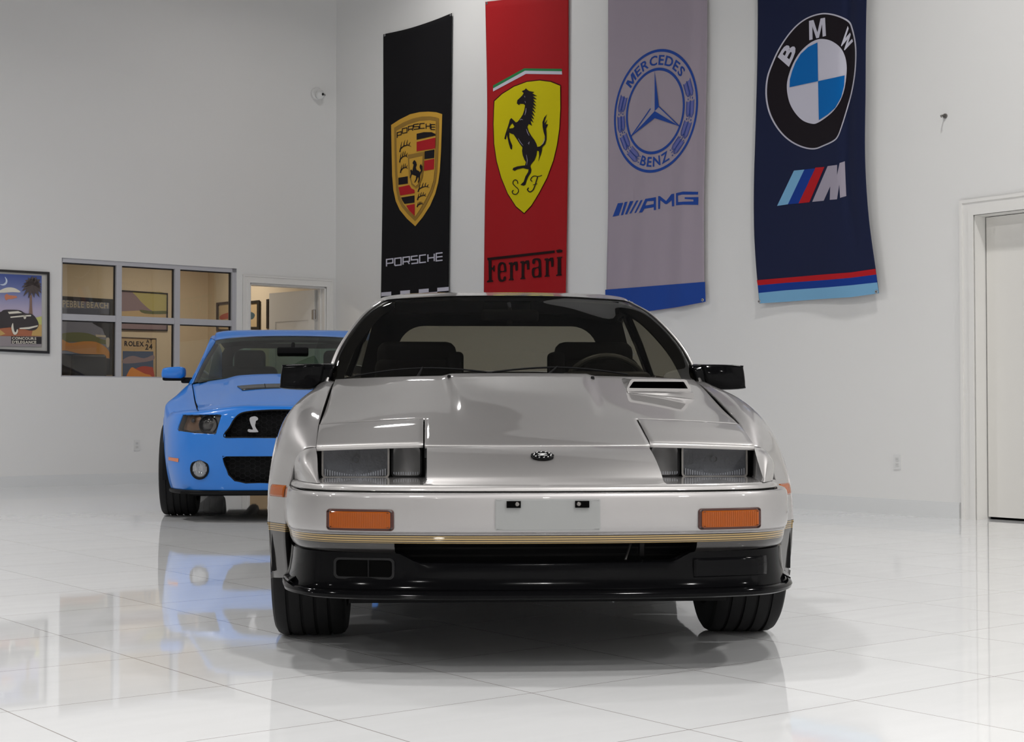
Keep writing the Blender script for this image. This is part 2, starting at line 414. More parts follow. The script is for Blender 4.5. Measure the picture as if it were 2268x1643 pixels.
for _o in [o for o in COL.objects if o.type == 'MESH' and o.name in ('wall_back', 'wall_inner', 'wall_end', 'wall_rear', 'ceiling_back', 'floor_back')]: rebase(_o, RP(0, 0), RZ_A)
# ---------------------------------------------------------------- hall lamps (fittings)
M_lampbody = mat('lamp_housing', (0.75, 0.75, 0.75), 0.4)
M_lens = mat('lamp_lens', (1, 1, 1), 0.4, emis=((1, 0.97, 0.94), 6.0))
for i, (p_, q_) in enumerate(LAMP_SPOTS):
    c = RP(p_, q_, CEIL)
    t = empty('high_bay_lamp', c)
    tag(t, 'round white high-bay lamp hanging from the hall ceiling', 'lamp', 'high-bay lamps on the hall ceiling')
    M0 = Matrix.Identity(4)
    MB().lathe([(0.0, -0.10), (0.06, -0.10), (0.10, -0.14), (0.25, -0.31), (0.262, -0.345), (0.25, -0.345), (0.236, -0.31), (0.09, -0.17), (0, -0.165)], M0, 40).build('shade', M_lampbody, t)
    MB().tube([(0, 0, 0), (0, 0, -0.11)], 0.02).build('rod', M_steel, t)
    MB().lathe([(0.0, -0.325), (0.236, -0.325), (0.236, -0.33), (0, -0.33)], M0, 40).build('lens', M_lens, t)

# ---------------------------------------------------------------- small things on the walls
# dome camera on the left wall
pc, zc = on_left(700, 208)
t = empty('security_camera', RP(pc, 0, zc)); t.rotation_euler = (0, 0, math.atan2(-BX.y, -BX.x) + math.pi / 2)
tag(t, 'small white dome security camera mounted high on the wall above the doorway', 'camera')
Mc = MX((0, 0, 0), (1, 0, 0), (0, 0, 1))     # local z -> -y (into the room)
MB().lathe([(0, 0), (0.072, 0.0), (0.072, 0.03), (0.062, 0.042), (0, 0.042)], Mc, 40).build('base', M_outlet, t)
Mh = Matrix.Translation((0.012, -0.075, -0.02))
mb = MB(); mb.lathe([(0.0, -0.055), (0.03, -0.047), (0.05, -0.022), (0.055, 0.0), (0.05, 0.022), (0.03, 0.047), (0, 0.055)], Mh, 32); mb.build('head', M_outlet, t)
M_lenb = mat('camera_lens', (0.005, 0.005, 0.006), 0.08)
Ml = Mh @ MX((0.004, -0.05, -0.002), (1, 0, 0), (0, 0, 1))
MB().lathe([(0, 0.012), (0.014, 0.008), (0.017, 0), (0.017, -0.01)], Ml, 24).build('lens', M_lenb, t)
Ml = Mh @ MX((0.034, -0.036, -0.004), (1, 0.7, 0), (0, 0, 1))
MB().lathe([(0, 0.008), (0.011, 0.006), (0.014, 0), (0.014, -0.01)], Ml, 24).build('infrared_lens', mat('ir_lens', (0.10, 0.085, 0.08), 0.2), t)

M_slot_shade = mat('slot_shadow', (0.30, 0.30, 0.30), 0.6)  # grey colour stands for the shade inside the outlet slots
def outlet(px, py, wall, label):
    if wall == 'L': a, z = on_left(px, py); o = RP(a, 0, z); n_ = -BX; al = AX
    else: a, z = on_right(px, py); o = RP(0, a, z); n_ = -AX; al = -BX
    t = empty('wall_outlet', o); tag(t, label, 'outlet')
    M0 = Matrix((al, Vector((0, 0, 1)), n_)).transposed().to_4x4()
    if M0.to_3x3().determinant() < 0: M0 = Matrix((-al, Vector((0, 0, 1)), n_)).transposed().to_4x4()
    MB().prism(rrect(-0.035, -0.057, 0.035, 0.057, 0.005), 0, 0.005, M0).build('cover_plate', M_outlet, t, smooth=False)
    for s in (-1, 1):
        so = MB().prism(rrect(-0.017, s * 0.02 - 0.014, 0.017, s * 0.02 + 0.014, 0.006), 0.005, 0.007, M0).build('socket', mat('socket_face', (0.66, 0.66, 0.65), 0.3), t, smooth=False)
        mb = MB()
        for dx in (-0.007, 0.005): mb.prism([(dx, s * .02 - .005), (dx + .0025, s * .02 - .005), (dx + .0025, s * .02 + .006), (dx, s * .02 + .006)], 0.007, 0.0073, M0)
        mb  .build('slot', M_slot_shade, so, smooth=False)
outlet(303, 986, 'L', 'white electrical outlet on the wall below the window beside the blue car')
outlet(1988, 1023, 'R', 'white electrical outlet low on the banner wall near the recessed tall door')
# small hook / bolt on the right wall
qh, zh = on_right(2094, 257)
t = empty('wall_bolt', RP(0, qh, zh)); tag(t, 'small grey metal hook fixed high on the wall between the navy banner and tall door', 'hook')
Mb = Matrix((-BX, Vector((0, 0, 1)), -AX)).transposed().to_4x4()
if Mb.to_3x3().determinant() < 0: Mb = Matrix((BX, Vector((0, 0, 1)), -AX)).transposed().to_4x4()
M_dsteel = mat('dull_steel', (0.20, 0.19, 0.18), 0.4, 0.8)
MB().lathe([(0, 0.012), (0.016, 0.012), (0.018, 0.006), (0.018, 0)], Mb, 20).build('plate', M_dsteel, t)
MB().tube([Mb @ Vector(v) for v in ((0, 0, 0.01), (0.002, 0, 0.04), (0.008, -0.006, 0.062), (0.012, -0.018, 0.06))], 0.006).build('hook', M_dsteel, t)

# ================================================================ flat artwork helpers (cut shapes lying on a wall or cloth)
def Z(ox, oy, s, pts): return [(ox + x / s, oy + y / s) for x, y in pts]
def fill_mesh(splines):
    """filled outline(s), holes by even-odd; returns verts, faces in the same 2D frame"""
    cu = D.curves.new('tmp', 'CURVE'); cu.dimensions = '2D'; cu.fill_mode = 'FRONT'
    for sp in splines:
        s = cu.splines.new('POLY'); s.points.add(len(sp) - 1)
        for i, (x, y) in enumerate(sp): s.points[i].co = (x / 50, -y / 50, 0, 1)
        s.use_cyclic_u = True
    o = D.objects.new('tmp', cu); COL.objects.link(o)
    bpy.context.view_layer.update()
    me = D.meshes.new_from_object(o.evaluated_get(bpy.context.evaluated_depsgraph_get()))
    vs = [(v.co.x * 50, -v.co.y * 50) for v in me.vertices]; fs = [tuple(p.vertices) for p in me.polygons]
    D.objects.remove(o); D.curves.remove(cu); D.meshes.remove(me)
    return vs, fs
_tcache = {}
def glyph(ch, bold=0.0):
    """outline mesh of one character of Blender's font: height about 0.7, returns verts, faces, advance"""
    k = (ch, bold)
    if ch == "'": return [(0.1, .62), (.9, .62), (1, 1), (0, 1)], [(0, 1, 2, 3)], .18
    if ch == 'M':
        P = [(0, 0), (.2, 0), (.2, .68), (.42, 0), (.58, 0), (.8, .68), (.8, 0), (1, 0), (1, 1), (.72, 1), (.5, .30), (.28, 1), (0, 1)]
        return P, [(0, 1, 2, 11, 12), (2, 3, 4, 10, 11)[:0] or (2, 3, 10), (2, 10, 11), (3, 4, 10), (4, 5, 10), (5, 9, 10), (5, 6, 7, 8, 9)], 1.05
    if k in _tcache: return _tcache[k]
    cu = D.curves.new('tmp', 'FONT'); cu.body = ch; cu.size = 1.0; cu.offset = bold; cu.resolution_u = 3
    o = D.objects.new('tmp', cu); COL.objects.link(o); bpy.context.view_layer.update()
    me = D.meshes.new_from_object(o.evaluated_get(bpy.context.evaluated_depsgraph_get()))
    vs = [(v.co.x, v.co.y) for v in me.vertices]; fs = [tuple(p.vertices) for p in me.polygons]
    D.objects.remove(o); D.curves.remove(cu); D.meshes.remove(me)
    x0 = min(v[0] for v in vs); x1 = max(v[0] for v in vs); y0 = min(v[1] for v in vs); y1 = max(v[1] for v in vs)
    vs = [((x - x0) / (x1 - x0), (y - y0) / (y1 - y0)) for x, y in vs]     # normalised to the unit box
    _tcache[k] = (vs, fs, (x1 - x0) / (y1 - y0)); return _tcache[k]
def quadmap(q):
    """unit square -> quad TL, TR, BR, BL (pixel rows grow downwards); v=1 is the top"""
    tl, tr, br, bl = q
    def f(u, v):
        t = (tl[0] + (tr[0] - tl[0]) * u, tl[1] + (tr[1] - tl[1]) * u); b = (bl[0] + (br[0] - bl[0]) * u, bl[1] + (br[1] - bl[1]) * u)
        return (b[0] + (t[0] - b[0]) * v, b[1] + (t[1] - b[1]) * v)
    return f
def stroke(pts, w_, closed=False, round_=False):
    """thick polyline with mitred joints as a polygon strip -> list of quads"""
    P = [Vector((x, y)) for x, y in pts]; n = len(P); L_ = []; Rr = []
    for i in range(n):
        if closed: a, b = P[i - 1], P[(i + 1) % n]
        else: a, b = P[max(i - 1, 0)], P[min(i + 1, n - 1)]
        d0 = (P[i] - a); d1 = (b - P[i])
        if d0.length < 1e-9: d0 = d1
        if d1.length < 1e-9: d1 = d0
        d0 = d0.normalized(); d1 = d1.normalized(); n0 = Vector((-d0.y, d0.x)); n1 = Vector((-d1.y, d1.x)); m = n0 + n1
        m = n0 if m.length < 1e-6 else m.normalized(); k = 1 / max(0.45, m.dot(n0))
        ww = w_[i] if isinstance(w_, (list, tuple)) else w_
        L_.append(P[i] + m * ww * .5 * k); Rr.append(P[i] - m * ww * .5 * k)
    return [[tuple(L_[i]), tuple(L_[(i + 1) % n]), tuple(Rr[(i + 1) % n]), tuple(Rr[i])] for i in range(n if closed else n - 1)]
def smooth2(pts, n=6, closed=True):
    P = [Vector((x, y, 0)) for x, y in pts]; out = []
    m = len(P)
    for i in range(m if closed else m - 1):
        p0 = P[i - 1] if (closed or i > 0) else P[0]; p1 = P[i]; p2 = P[(i + 1) % m]; p3 = P[(i + 2) % m] if (closed or i + 2 < m) else P[-1]
        for k in range(n):
            u = k / n; v = 0.5 * ((2 * p1) + (p2 - p0) * u + (2 * p0 - 5 * p1 + 4 * p2 - p3) * u * u + (3 * p1 - p0 - 3 * p2 + p3) * u ** 3)
            out.append((v.x, v.y))
    if not closed: out.append((P[-1].x, P[-1].y))
    return out
class Art:
    """2D shapes, later laid on a surface by a mapping (x, y) -> 3D point"""
    def __init__(s): s.v = []; s.f = []; s.marks = []
    def mark(s): s.marks.append((len(s.v), len(s.f))); return s
    def items(s):
        out = []; ms = s.marks + [(len(s.v), len(s.f))]
        for (v0, f0), (v1, f1) in zip(ms, ms[1:]):
            b = Art(); b.v = s.v[v0:v1]; b.f = [tuple(i - v0 for i in f) for f in s.f[f0:f1]]; out.append(b)
        return out
    def raw(s, vs, fs):
        n = len(s.v); s.v += list(vs); s.f += [tuple(i + n for i in f) for f in fs]; return s
    def poly(s, *outlines): s.mark(); return s.raw(*fill_mesh(list(outlines)))
    def quads(s, qs):
        for q in qs: s.raw(q, [tuple(range(len(q)))])
        return s
    def line(s, pts, w_, closed=False): return s.quads(stroke(pts, w_, closed))
    def text(s, txt, q, bold=0.0, gap=0.12, space=0.5, aspect=None):
        """string stretched over a quad"""
        s.mark(); f = quadmap(q); ws = []
        for ch in txt: ws.append(space if ch == ' ' else (glyph(ch, bold)[2] if aspect is None else aspect))
        tot = sum(ws) + gap * (len(txt) - 1); x = 0
        for ch, w_ in zip(txt, ws):
            if ch != ' ':
                vs, fs, _ = glyph(ch, bold); s.raw([f((x + u * w_) / tot, v) for u, v in vs], fs)
            x += w_ + gap
        return s
    def letter(s, ch, q, bold=0.0):
        s.mark()
        f = quadmap(q); vs, fs, _ = glyph(ch, bold); return s.raw([f(u, v) for u, v in vs], fs)
    def build(s, name, m, parent, fn, cut=None, z_off=0):
        bm = bmesh.new(); vv = [bm.verts.new((x, y, 0)) for x, y in s.v]
        for f in s.f:
            try: bm.faces.new([vv[i] for i in f])
            except ValueError: pass
        if cut:
            xs = [v[0] for v in s.v]; ys = [v[1] for v in s.v]
            k = math.floor(min(xs) / cut) + 1
            while k * cut < max(xs):
                bmesh.ops.bisect_plane(bm, geom=bm.verts[:] + bm.edges[:] + bm.faces[:], plane_co=(k * cut, 0, 0), plane_no=(1, 0, 0)); k += 1
            c2 = cut * 3; k = math.floor(min(ys) / c2) + 1
            while k * c2 < max(ys):
                bmesh.ops.bisect_plane(bm, geom=bm.verts[:] + bm.edges[:] + bm.faces[:], plane_co=(0, k * c2, 0), plane_no=(0, 1, 0)); k += 1
        for v in bm.verts:
            v.co = fn(v.co.x, v.co.y)
        me = D.meshes.new(name); bm.to_mesh(me); bm.free()
        me.materials.append(m if not isinstance(m, str) else MATS[m]); me.shade_smooth()
        o = D.objects.new(name, me); COL.objects.link(o); o.parent = parent
        return o
# squared technical letters drawn with strokes in the unit box
TECH = {'P': [[(0, 0), (0, 1), (1, 1), (1, .42), (0, .42)]], 'O': [[(0, 0), (0, 1), (1, 1), (1, 0), (0, 0)]],
        'R': [[(0, 0), (0, 1), (1, 1), (1, .38), (.0, .38)], [(.72, .38), (1, 0)]], 'S': [[(1, 1), (0, 1), (0, .52), (1, .48), (1, 0), (0, 0)]],
        'C': [[(1, 1), (0, 1), (0, 0), (1, 0)]], 'H': [[(0, 0), (0, 1)], [(1, 0), (1, 1)], [(0, .5), (1, .5)]], 'E': [[(1, 1), (0, 1), (0, 0), (1, 0)], [(0, .5), (1, .5)]]}
def tech(a, ch, q, wpx):
    f = quadmap(q); a.mark()
    for pl in TECH[ch]: a.line([f(*p) for p in pl], wpx)
    return a

# ================================================================ BANNERS
def srgb(r, g, b):
    def c(v):
        v /= 255; return v / 12.92 if v <= 0.04045 else ((v + 0.055) / 1.055) ** 2.4
    return (c(r), c(g), c(b))
def cloth(name, rgb, rough=0.55, sheen=0.1): return mat(name, tuple(c * .86 for c in srgb(*rgb)), rough + .2, sheen=sheen * .3, spec=0.12)
C_black = cloth('black_polyester', (22, 21, 24), 0.7); C_red = cloth('red_polyester', (178, 28, 34)); C_grey = cloth('grey_polyester', (176, 164, 176))
C_navy = cloth('navy_polyester', (31, 38, 68)); C_blue = cloth('blue_print', (40, 78, 165)); C_yellow = cloth('yellow_print', (222, 208, 8)); C_gold = cloth('gold_print', (222, 172, 66))
C_dgold = cloth('dark_gold_print', (165, 128, 58)); C_ink = cloth('black_print', (30, 24, 30)); C_white = cloth('white_print', (214, 212, 226)); C_green = cloth('green_print', (48, 135, 78))
C_sky = cloth('light_blue_print', (128, 182, 220)); C_bmw = cloth('bright_blue_print', (6, 110, 190)); C_bred = cloth('bright_red_print', (190, 32, 40)); C_lgrey = cloth('silver_print', (172, 165, 180))
C_dred = cloth('dark_red_print', (70, 12, 14)); C_rblue = cloth('royal_print', (26, 62, 150)); C_purple = cloth('mid_blue_print', (112, 118, 185)); C_font = cloth('maroon_ink', (38, 14, 16))

class Banner:
    def __init__(s, label, m, top, bot, left, right, folds, base=0.03, group=None):
        s.top, s.bot, s.left, s.right, s.folds, s.base = top, bot, left, right, folds, base
        s.root = None
        nu, nv = 60, 44; V = []
        for j in range(nv + 1):
            row = []
            for i in range(nu + 1):
                u = i / nu; v = j / nv
                y = lerp(interp(top, u), interp(bot, u), v)
                x = lerp(interp(left, y), interp(right, y), u)
                row.append(s.pt(x, y, 0))
            V.append(row)
        s.root = MB().grid(V).build('banner', m, None, solid=0.0)
        so = s.root.modifiers.new('solid', 'SOLIDIFY'); so.thickness = 0.002; so.offset = 0
        tag(s.root, label, 'banner', None)
    def uv(s, x, y):
        l, r = interp(s.left, y), interp(s.right, y); return (x - l) / (r - l)
    def pt(s, x, y, layer):
        u = s.uv(x, y); d = s.base + s.folds(u, y) + 0.0035 * layer
        q, z = on_right(x, y, d); return RP(d, q, z)
    def art(s, name, m, a, layer):
        if name.endswith('*'):
            return [b.build(name[:-1], m, s.root, lambda x, y: s.pt(x, y, layer), cut=9) for b in a.items()]
        return a.build(name, m, s.root, lambda x, y: s.pt(x, y, layer), cut=9)
    def grommets(s, pts):
        for (x, y) in pts:
            P = s.pt(x, y, 1.2); M0 = Matrix((BX, Vector((0, 0, 1)), -AX)).transposed().to_4x4(); M0.translation = P
            MB().lathe([(0.005, 0.004), (0.012, 0.004), (0.014, 0.0), (0.005, -0.001)], M0, 20).build('grommet', M_steel, s.root)
            MB().lathe([(0.0, 0.012), (0.004, 0.011), (0.004, -0.010)], M0, 12).build('nail', M_dsteel, s.root)

# --- black banner with gold crest
b1 = Banner('black cloth banner with a gold crest and checkered hem', C_black,
            [(0, 76), (0.35, 64), (0.7, 47), (1, 29)], [(0, 702), (1, 690)],
            [(29, 850), (76, 849), (300, 849), (450, 847), (702, 843)], [(29, 1001), (300, 998), (500, 995), (702, 993)],
            lambda u, y: 0.004 * math.sin(u * 9 + 1) + 0.010 * u, base=0.016)
cz = lambda p: Z(850, 230, 5.667, p)
shield = [(92, 265), (200, 195), (330, 130), (450, 103), (560, 97), (660, 105), (733, 128), (728, 300), (718, 600), (702, 850), (682, 990), (645, 1130), (580, 1280), (490, 1420), (395, 1535), (290, 1440), (200, 1330), (150, 1220), (120, 1080), (105, 900), (98, 600)]
sh2 = [(130, 300), (240, 235), (360, 185), (480, 160), (580, 157), (650, 168), (692, 185), (687, 500), (668, 850), (650, 980), (610, 1110), (540, 1250), (470, 1370), (392, 1470), (300, 1380), (225, 1290), (180, 1200), (155, 1080), (140, 850), (133, 550)]
sh3 = [(158, 340), (300, 262), (450, 215), (580, 205), (655, 218), (650, 400), (642, 800), (624, 960), (587, 1080), (520, 1210), (450, 1330), (393, 1415), (320, 1345), (250, 1265), (205, 1160), (183, 1050), (172, 880), (162, 600)]
em = b1.art('crest', C_gold, Art().poly(cz(shield)), 1)
b1.art('crest_border', C_dgold, Art().poly(cz(sh2)), 2); b1.art('crest_field', C_gold, Art().poly(cz(sh3)), 3)
a = Art()
for ch, x0, x1, yt, yb in zip('PORSCHE', (168, 232, 308, 376, 452, 530, 592), (218, 290, 366, 440, 512, 582, 645), (352, 304, 276, 252, 243, 243, 254), (428, 372, 346, 322, 312, 316, 326)):
    sl = (-14, -12, -9, -6, -2, 2, 6)['PORSCHE'.index(ch)]
    tech(a, ch, cz([(x0, yt - sl * .2 + 6), (x1, yt + sl * .6 + 2), (x1, yb + sl * .6 - 6), (x0, yb - sl * .2 - 4)]), 1.9)
b1.art('crest_letter*', C_ink, a, 4)
a = Art()
for p in ([(412, 375), (500, 355), (600, 355), (648, 378), (648, 398), (412, 450)], [(512, 595), (636, 572), (632, 678), (510, 694)], [(182, 928), (300, 908), (302, 1000), (184, 1016)], [(216, 1175), (385, 1148), (385, 1238), (262, 1256), (235, 1215)]): a.poly(cz(p))
b1.art('crest_black_bar*', C_ink, a, 4)
a = Art()
for p in ([(412, 478), (648, 422), (644, 558), (412, 596)], [(508, 714), (634, 688), (628, 820), (505, 840)], [(184, 1046), (320, 1018), (345, 1060), (385, 1080), (388, 1120), (206, 1150)], [(280, 1275), (388, 1255), (388, 1408), (320, 1340)]): a.poly(cz(p))
b1.art('crest_red_bar*', C_bred, a, 4)
a = Art()
for (x, y, w_, h) in ((195, 450, 150, 155), (195, 592, 108, 143), (205, 745, 98, 122), (425, 985, 150, 120), (418, 1105, 118, 102), (416, 1222, 78, 74)):
    f = lambda u, v: (x + u * w_, y + v * h)
    a.mark(); a.line(cz([f(0.03, 1), f(0.10, .72), f(.35, .52), f(.7, .42), f(1, .55)]), [2.6, 2.4, 2.2, 1.8, .6])
    for u, v, uu, vv in ((.12, .75, .22, .15), (.38, .5, .48, .02), (.62, .45, .70, .0), (.8, .46, .93, .18)): a.line(cz([f(u, v), f(lerp(u, uu, .5) - .03, lerp(v, vv, .5)), f(uu, vv)]), [2.0, 1.5, .5])
b1.art('crest_antler*', C_ink, a, 4)
b1.art('inner_shield', C_dgold, Art().poly(cz([(300, 640), (502, 600), (500, 800), (482, 930), (442, 1024), (400, 1052), (348, 1012), (316, 900), (308, 760)])), 5)
b1.art('inner_shield_field', C_gold, Art().poly(cz([(318, 690), (486, 655), (482, 800), (466, 920), (432, 1004), (400, 1034), (360, 998), (332, 900), (324, 770)])), 6)
a = Art().poly(cz([(360, 742), (372, 715), (385, 705), (405, 728), (415, 765), (402, 800), (412, 830), (440, 842), (452, 860), (466, 835), (450, 800), (450, 775), (466, 755), (484, 785), (482, 835), (466, 868), (455, 905), (450, 950), (434, 990), (426, 985), (438, 940), (430, 915), (412, 955), (390, 990), (382, 985), (402, 945), (405, 905), (380, 895), (350, 885), (336, 935), (328, 930), (338, 870), (332, 835), (345, 822), (358, 845), (366, 800), (374, 765)]))
b1.art('inner_shield_horse', C_ink, a, 7)
a = Art()
for i, ch in enumerate('PORSCHE'):
    f = lambda t: (854.5 + 128.5 * t)
    x0, x1 = f(i / 7 + .012), f((i + 1) / 7 - .022)
    yt = lambda x: 574.8 - (x - 854.5) * 0.1215; yb = lambda x: 590.2 - (x - 854.5) * 0.112
    tech(a, ch, [(x0, yt(x0)), (x1, yt(x1)), (x1, yb(x1)), (x0, yb(x0))], 2.7)
b1.art('wordmark_letter*', C_white, a, 2)
a = Art()
cb = lambda x, y: (x, y - (x - 845) * .083)
xs = [844.5, 866.5, 886.5, 908, 927.5, 949.5, 968.5, 994]
for i in range(7):
    for r_ in range(5):
        if (i + r_) % 2 == 0:
            y0 = 647.5 + r_ * 8.6; a.quads([[cb(xs[i], y0), cb(xs[i + 1], y0), cb(xs[i + 1], y0 + 8.6), cb(xs[i], y0 + 8.6)]])
b1.art('checkered_hem', C_white, a, 2)

# --- red banner with yellow shield
b2 = Banner('red cloth banner with a yellow shield and rearing black horse', C_red,
            [(0, 4), (0.5, -6), (1, -14)], [(0, 700), (1, 690)], [(-20, 1075), (5, 1075), (250, 1079), (450, 1074), (700, 1071)],
            [(-20, 1259), (200, 1259), (400, 1257), (700, 1252)], lambda u, y: 0.006 * math.sin(u * 10 + y * .004) + 0.006 * u, base=0.018)
fz = lambda p: Z(1080, 140, 4.833, p)
fs_ = [(65, 400), (150, 322), (280, 242), (420, 190), (560, 175), (680, 190), (785, 232), (787, 480), (775, 700), (750, 870), (710, 1040), (640, 1230), (550, 1400), (470, 1530), (390, 1615), (300, 1540), (210, 1400), (140, 1230), (90, 1050), (62, 860), (55, 650), (60, 500)]
b2.art('shield_outline', C_dred, Art().poly(fz(fs_)), 1)
b2.art('shield', C_yellow, Art().poly(fz([(420 + (x - 420) * .975, 850 + (y - 850) * .984) for x, y in fs_])), 2)
b2.art('green_stripe', C_green, Art().poly(fz([(58, 238), (390, 55), (795, 60), (795, 86), (400, 80), (58, 270)])), 1)
b2.art('white_stripe', C_white, Art().poly(fz([(58, 270), (400, 80), (795, 86), (797, 120), (410, 114), (58, 302)])), 1)
horse = [(312, 430), (318, 395), (345, 370), (370, 345), (385, 320), (365, 298), (395, 285), (410, 268), (425, 283), (445, 298), (500, 308), (478, 322), (530, 352), (485, 350), (528, 388), (485, 380), (522, 425), (485, 410), (522, 462), (482, 444), (518, 494), (478, 474), (514, 532), (474, 508), (508, 572), (470, 544), (500, 604), (465, 580), (492, 638), (458, 614), (475, 670), (440, 650), (425, 680), (440, 730), (470, 780), (500, 820), (520, 858), (532, 896), (560, 890), (596, 860), (612, 825), (612, 780), (598, 735), (588, 680), (586, 630), (606, 580), (634, 545), (612, 610), (606, 648), (640, 600), (620, 655), (648, 652), (626, 700), (630, 760), (630, 820), (615, 868), (582, 902), (580, 940), (566, 985), (540, 1055), (552, 990), (548, 942), (528, 935), (522, 985), (500, 1040), (470, 1075), (456, 1100), (468, 1140), (462, 1175), (440, 1205), (417, 1255), (404, 1300), (385, 1312), (350, 1302), (385, 1268), (405, 1210), (434, 1162), (438, 1135), (412, 1132), (380, 1122), (320, 1135), (288, 1152), (266, 1142), (274, 1120), (320, 1103), (370, 1096), (400, 1093), (410, 1060), (392, 1030), (375, 985), (368, 940), (372, 902), (340, 858), (310, 810), (278, 762), (252, 754), (232, 742), (230, 790), (246, 840), (264, 880), (260, 925), (243, 915), (226, 860), (213, 800), (212, 735), (222, 700), (272, 694), (286, 678), (265, 642), (242, 665), (225, 705), (206, 762), (194, 816), (178, 808), (192, 750), (213, 690), (228, 640), (238, 602), (254, 586), (276, 608), (302, 634), (322, 624), (350, 590), (375, 550), (392, 500), (400, 450), (385, 436), (350, 434), (335, 448)]
b2.art('horse', C_ink, Art().poly(fz(horse)), 3)
a = Art()
for pl, w_ in (([(412, 480), (408, 520), (398, 555)], 2.0), ([(345, 610), (360, 600), (378, 606)], 1.6), ([(415, 705), (428, 745), (445, 775)], 2.0), ([(328, 805), (350, 845), (378, 880)], 1.8), ([(432, 860), (445, 845), (440, 870)], 2.2), ([(415, 980), (425, 1040), (418, 1090)], 1.6), ([(610, 800), (600, 845), (580, 872)], 1.8), ([(396, 350), (400, 365)], 2.4), ([(400, 405), (405, 425)], 2.2)):
    a.line(fz(pl), [w_ * .4] + [w_ * .8] * (len(pl) - 2) + [w_ * .4])
b2.art('horse_highlights', C_lgrey, a, 4)
a = Art()
a.line(smooth2(fz([(322, 1290), (318, 1262), (295, 1248), (275, 1262), (272, 1290), (298, 1320), (324, 1345), (328, 1375), (305, 1402), (275, 1398), (262, 1375), (278, 1358)]), 5, False), 1.9)
a.line(smooth2(fz([(582, 1200), (540, 1212), (500, 1206), (470, 1224), (460, 1250), (478, 1264)]), 5, False), 1.9)
a.line(smooth2(fz([(534, 1215), (518, 1270), (502, 1320), (482, 1360), (450, 1377), (426, 1352), (440, 1332)]), 5, False), 2.4)
a.line(fz([(484, 1302), (532, 1290)]), 1.5)
b2.art('initials', C_ink, a, 3)
ez = lambda p: Z(1060, 540, 10.8, p)
a = Art()
a.poly(ez([(205, 335), (1820, 155), (1820, 215), (330, 385), (215, 395)])); a.poly(ez([(1855, 150), (1940, 128), (2005, 150), (1995, 200), (1900, 212), (1870, 205)]))
a.poly(ez([(235, 380), (305, 375), (310, 570), (345, 560), (360, 510), (385, 515), (380, 660), (355, 660), (340, 620), (310, 620), (310, 860), (350, 880), (352, 908), (200, 925), (200, 890), (245, 862)]))
def serif_r(x, yt, yb):
    a.poly(ez([(x, yt), (x + 85, yt - 12), (x + 95, yt + 14), (x + 140, yt - 22), (x + 205, yt - 26), (x + 215, yt + 60), (x + 210, yt + 190), (x + 160, yt + 200), (x + 150, yt + 60), (x + 110, yt + 55), (x + 92, yt + 90), (x + 92, yb - 45), (x + 122, yb - 25), (x + 118, yb - 4), (x + 0, yb + 6), (x + 2, yb - 18), (x + 28, yb - 38), (x + 30, yt + 50), (x - 2, yt + 40)]))
serif_r(722, 448, 868); serif_r(998, 418, 842); serif_r(1578, 352, 785)
a.poly(smooth2(ez([(455, 640), (462, 520), (500, 450), (570, 435), (640, 470), (655, 560), (655, 665), (520, 685), (520, 800), (545, 850), (585, 850), (600, 790), (650, 780), (650, 850), (600, 895), (520, 905), (465, 840)]), 3), smooth2(ez([(520, 640), (520, 540), (550, 488), (590, 495), (605, 560), (605, 640)]), 3))
a.poly(smooth2(ez([(1285, 470), (1290, 380), (1350, 345), (1440, 345), (1490, 400), (1495, 640), (1500, 790), (1400, 800), (1320, 810), (1275, 740), (1275, 620), (1310, 570), (1430, 545), (1430, 440), (1400, 390), (1350, 400), (1345, 470)]), 2), smooth2(ez([(1330, 730), (1330, 640), (1360, 600), (1432, 585), (1432, 740), (1380, 768), (1345, 768)]), 2))
a.poly(ez([(1872, 318), (1998, 305), (2000, 330), (1968, 350), (1972, 720), (1990, 735), (1990, 752), (1860, 768), (1850, 745), (1888, 725), (1890, 355), (1870, 345)]))
b2.art('wordmark_letter*', C_font, a, 2)

# --- grey banner with ring and star
b3 = Banner('grey cloth banner with a blue ring and three-pointed star', C_grey,
            [(0, -50), (1, -70)], [(0, 690), (0.4, 690), (0.7, 682), (1, 669)], [(-80, 1347), (200, 1347), (450, 1347), (600, 1344), (700, 1342)],
            [(-80, 1566), (100, 1566), (300, 1562), (450, 1559), (640, 1560), (700, 1562)],
            lambda u, y: 0.010 * math.sin(u * 17 + 0.8) * (0.35 + 0.65 * u) + 0.016 * u * u + 0.004 * math.sin(u * 31 + y * .006), base=0.030)
rq, rz = on_right(1450, 246, 0.03)
R3 = abs(on_right(1358.5, 265, .03)[0] - rq) * .985
def ringp(r, ang):                       # polar position on the wall, back to picture coordinates
    q = rq + R3 * r * math.cos(R(ang)); z = rz + R3 * r * math.sin(R(ang)); return wall_to_px(0.03, q, z)
def wall_to_px(p, q, z):
    P = RP(p, q, z); c, s = math.cos(PITCH), math.sin(PITCH); zz = P.z - CAMH
    d = P.y * c + zz * s; u = -P.y * s + zz * c
    return (1134 + FPX * P.x / d, 821.5 - FPX * u / d)
def ring(r0, r1, n=96): return [ringp(r1, 360 * k / n) for k in range(n)], [ringp(r0, 360 * k / n) for k in range(n)]
a = Art().poly(*ring(.955, 1.0)).poly(*ring(.655, .70))
b3.art('ring*', C_blue, a, 1)
a = Art()
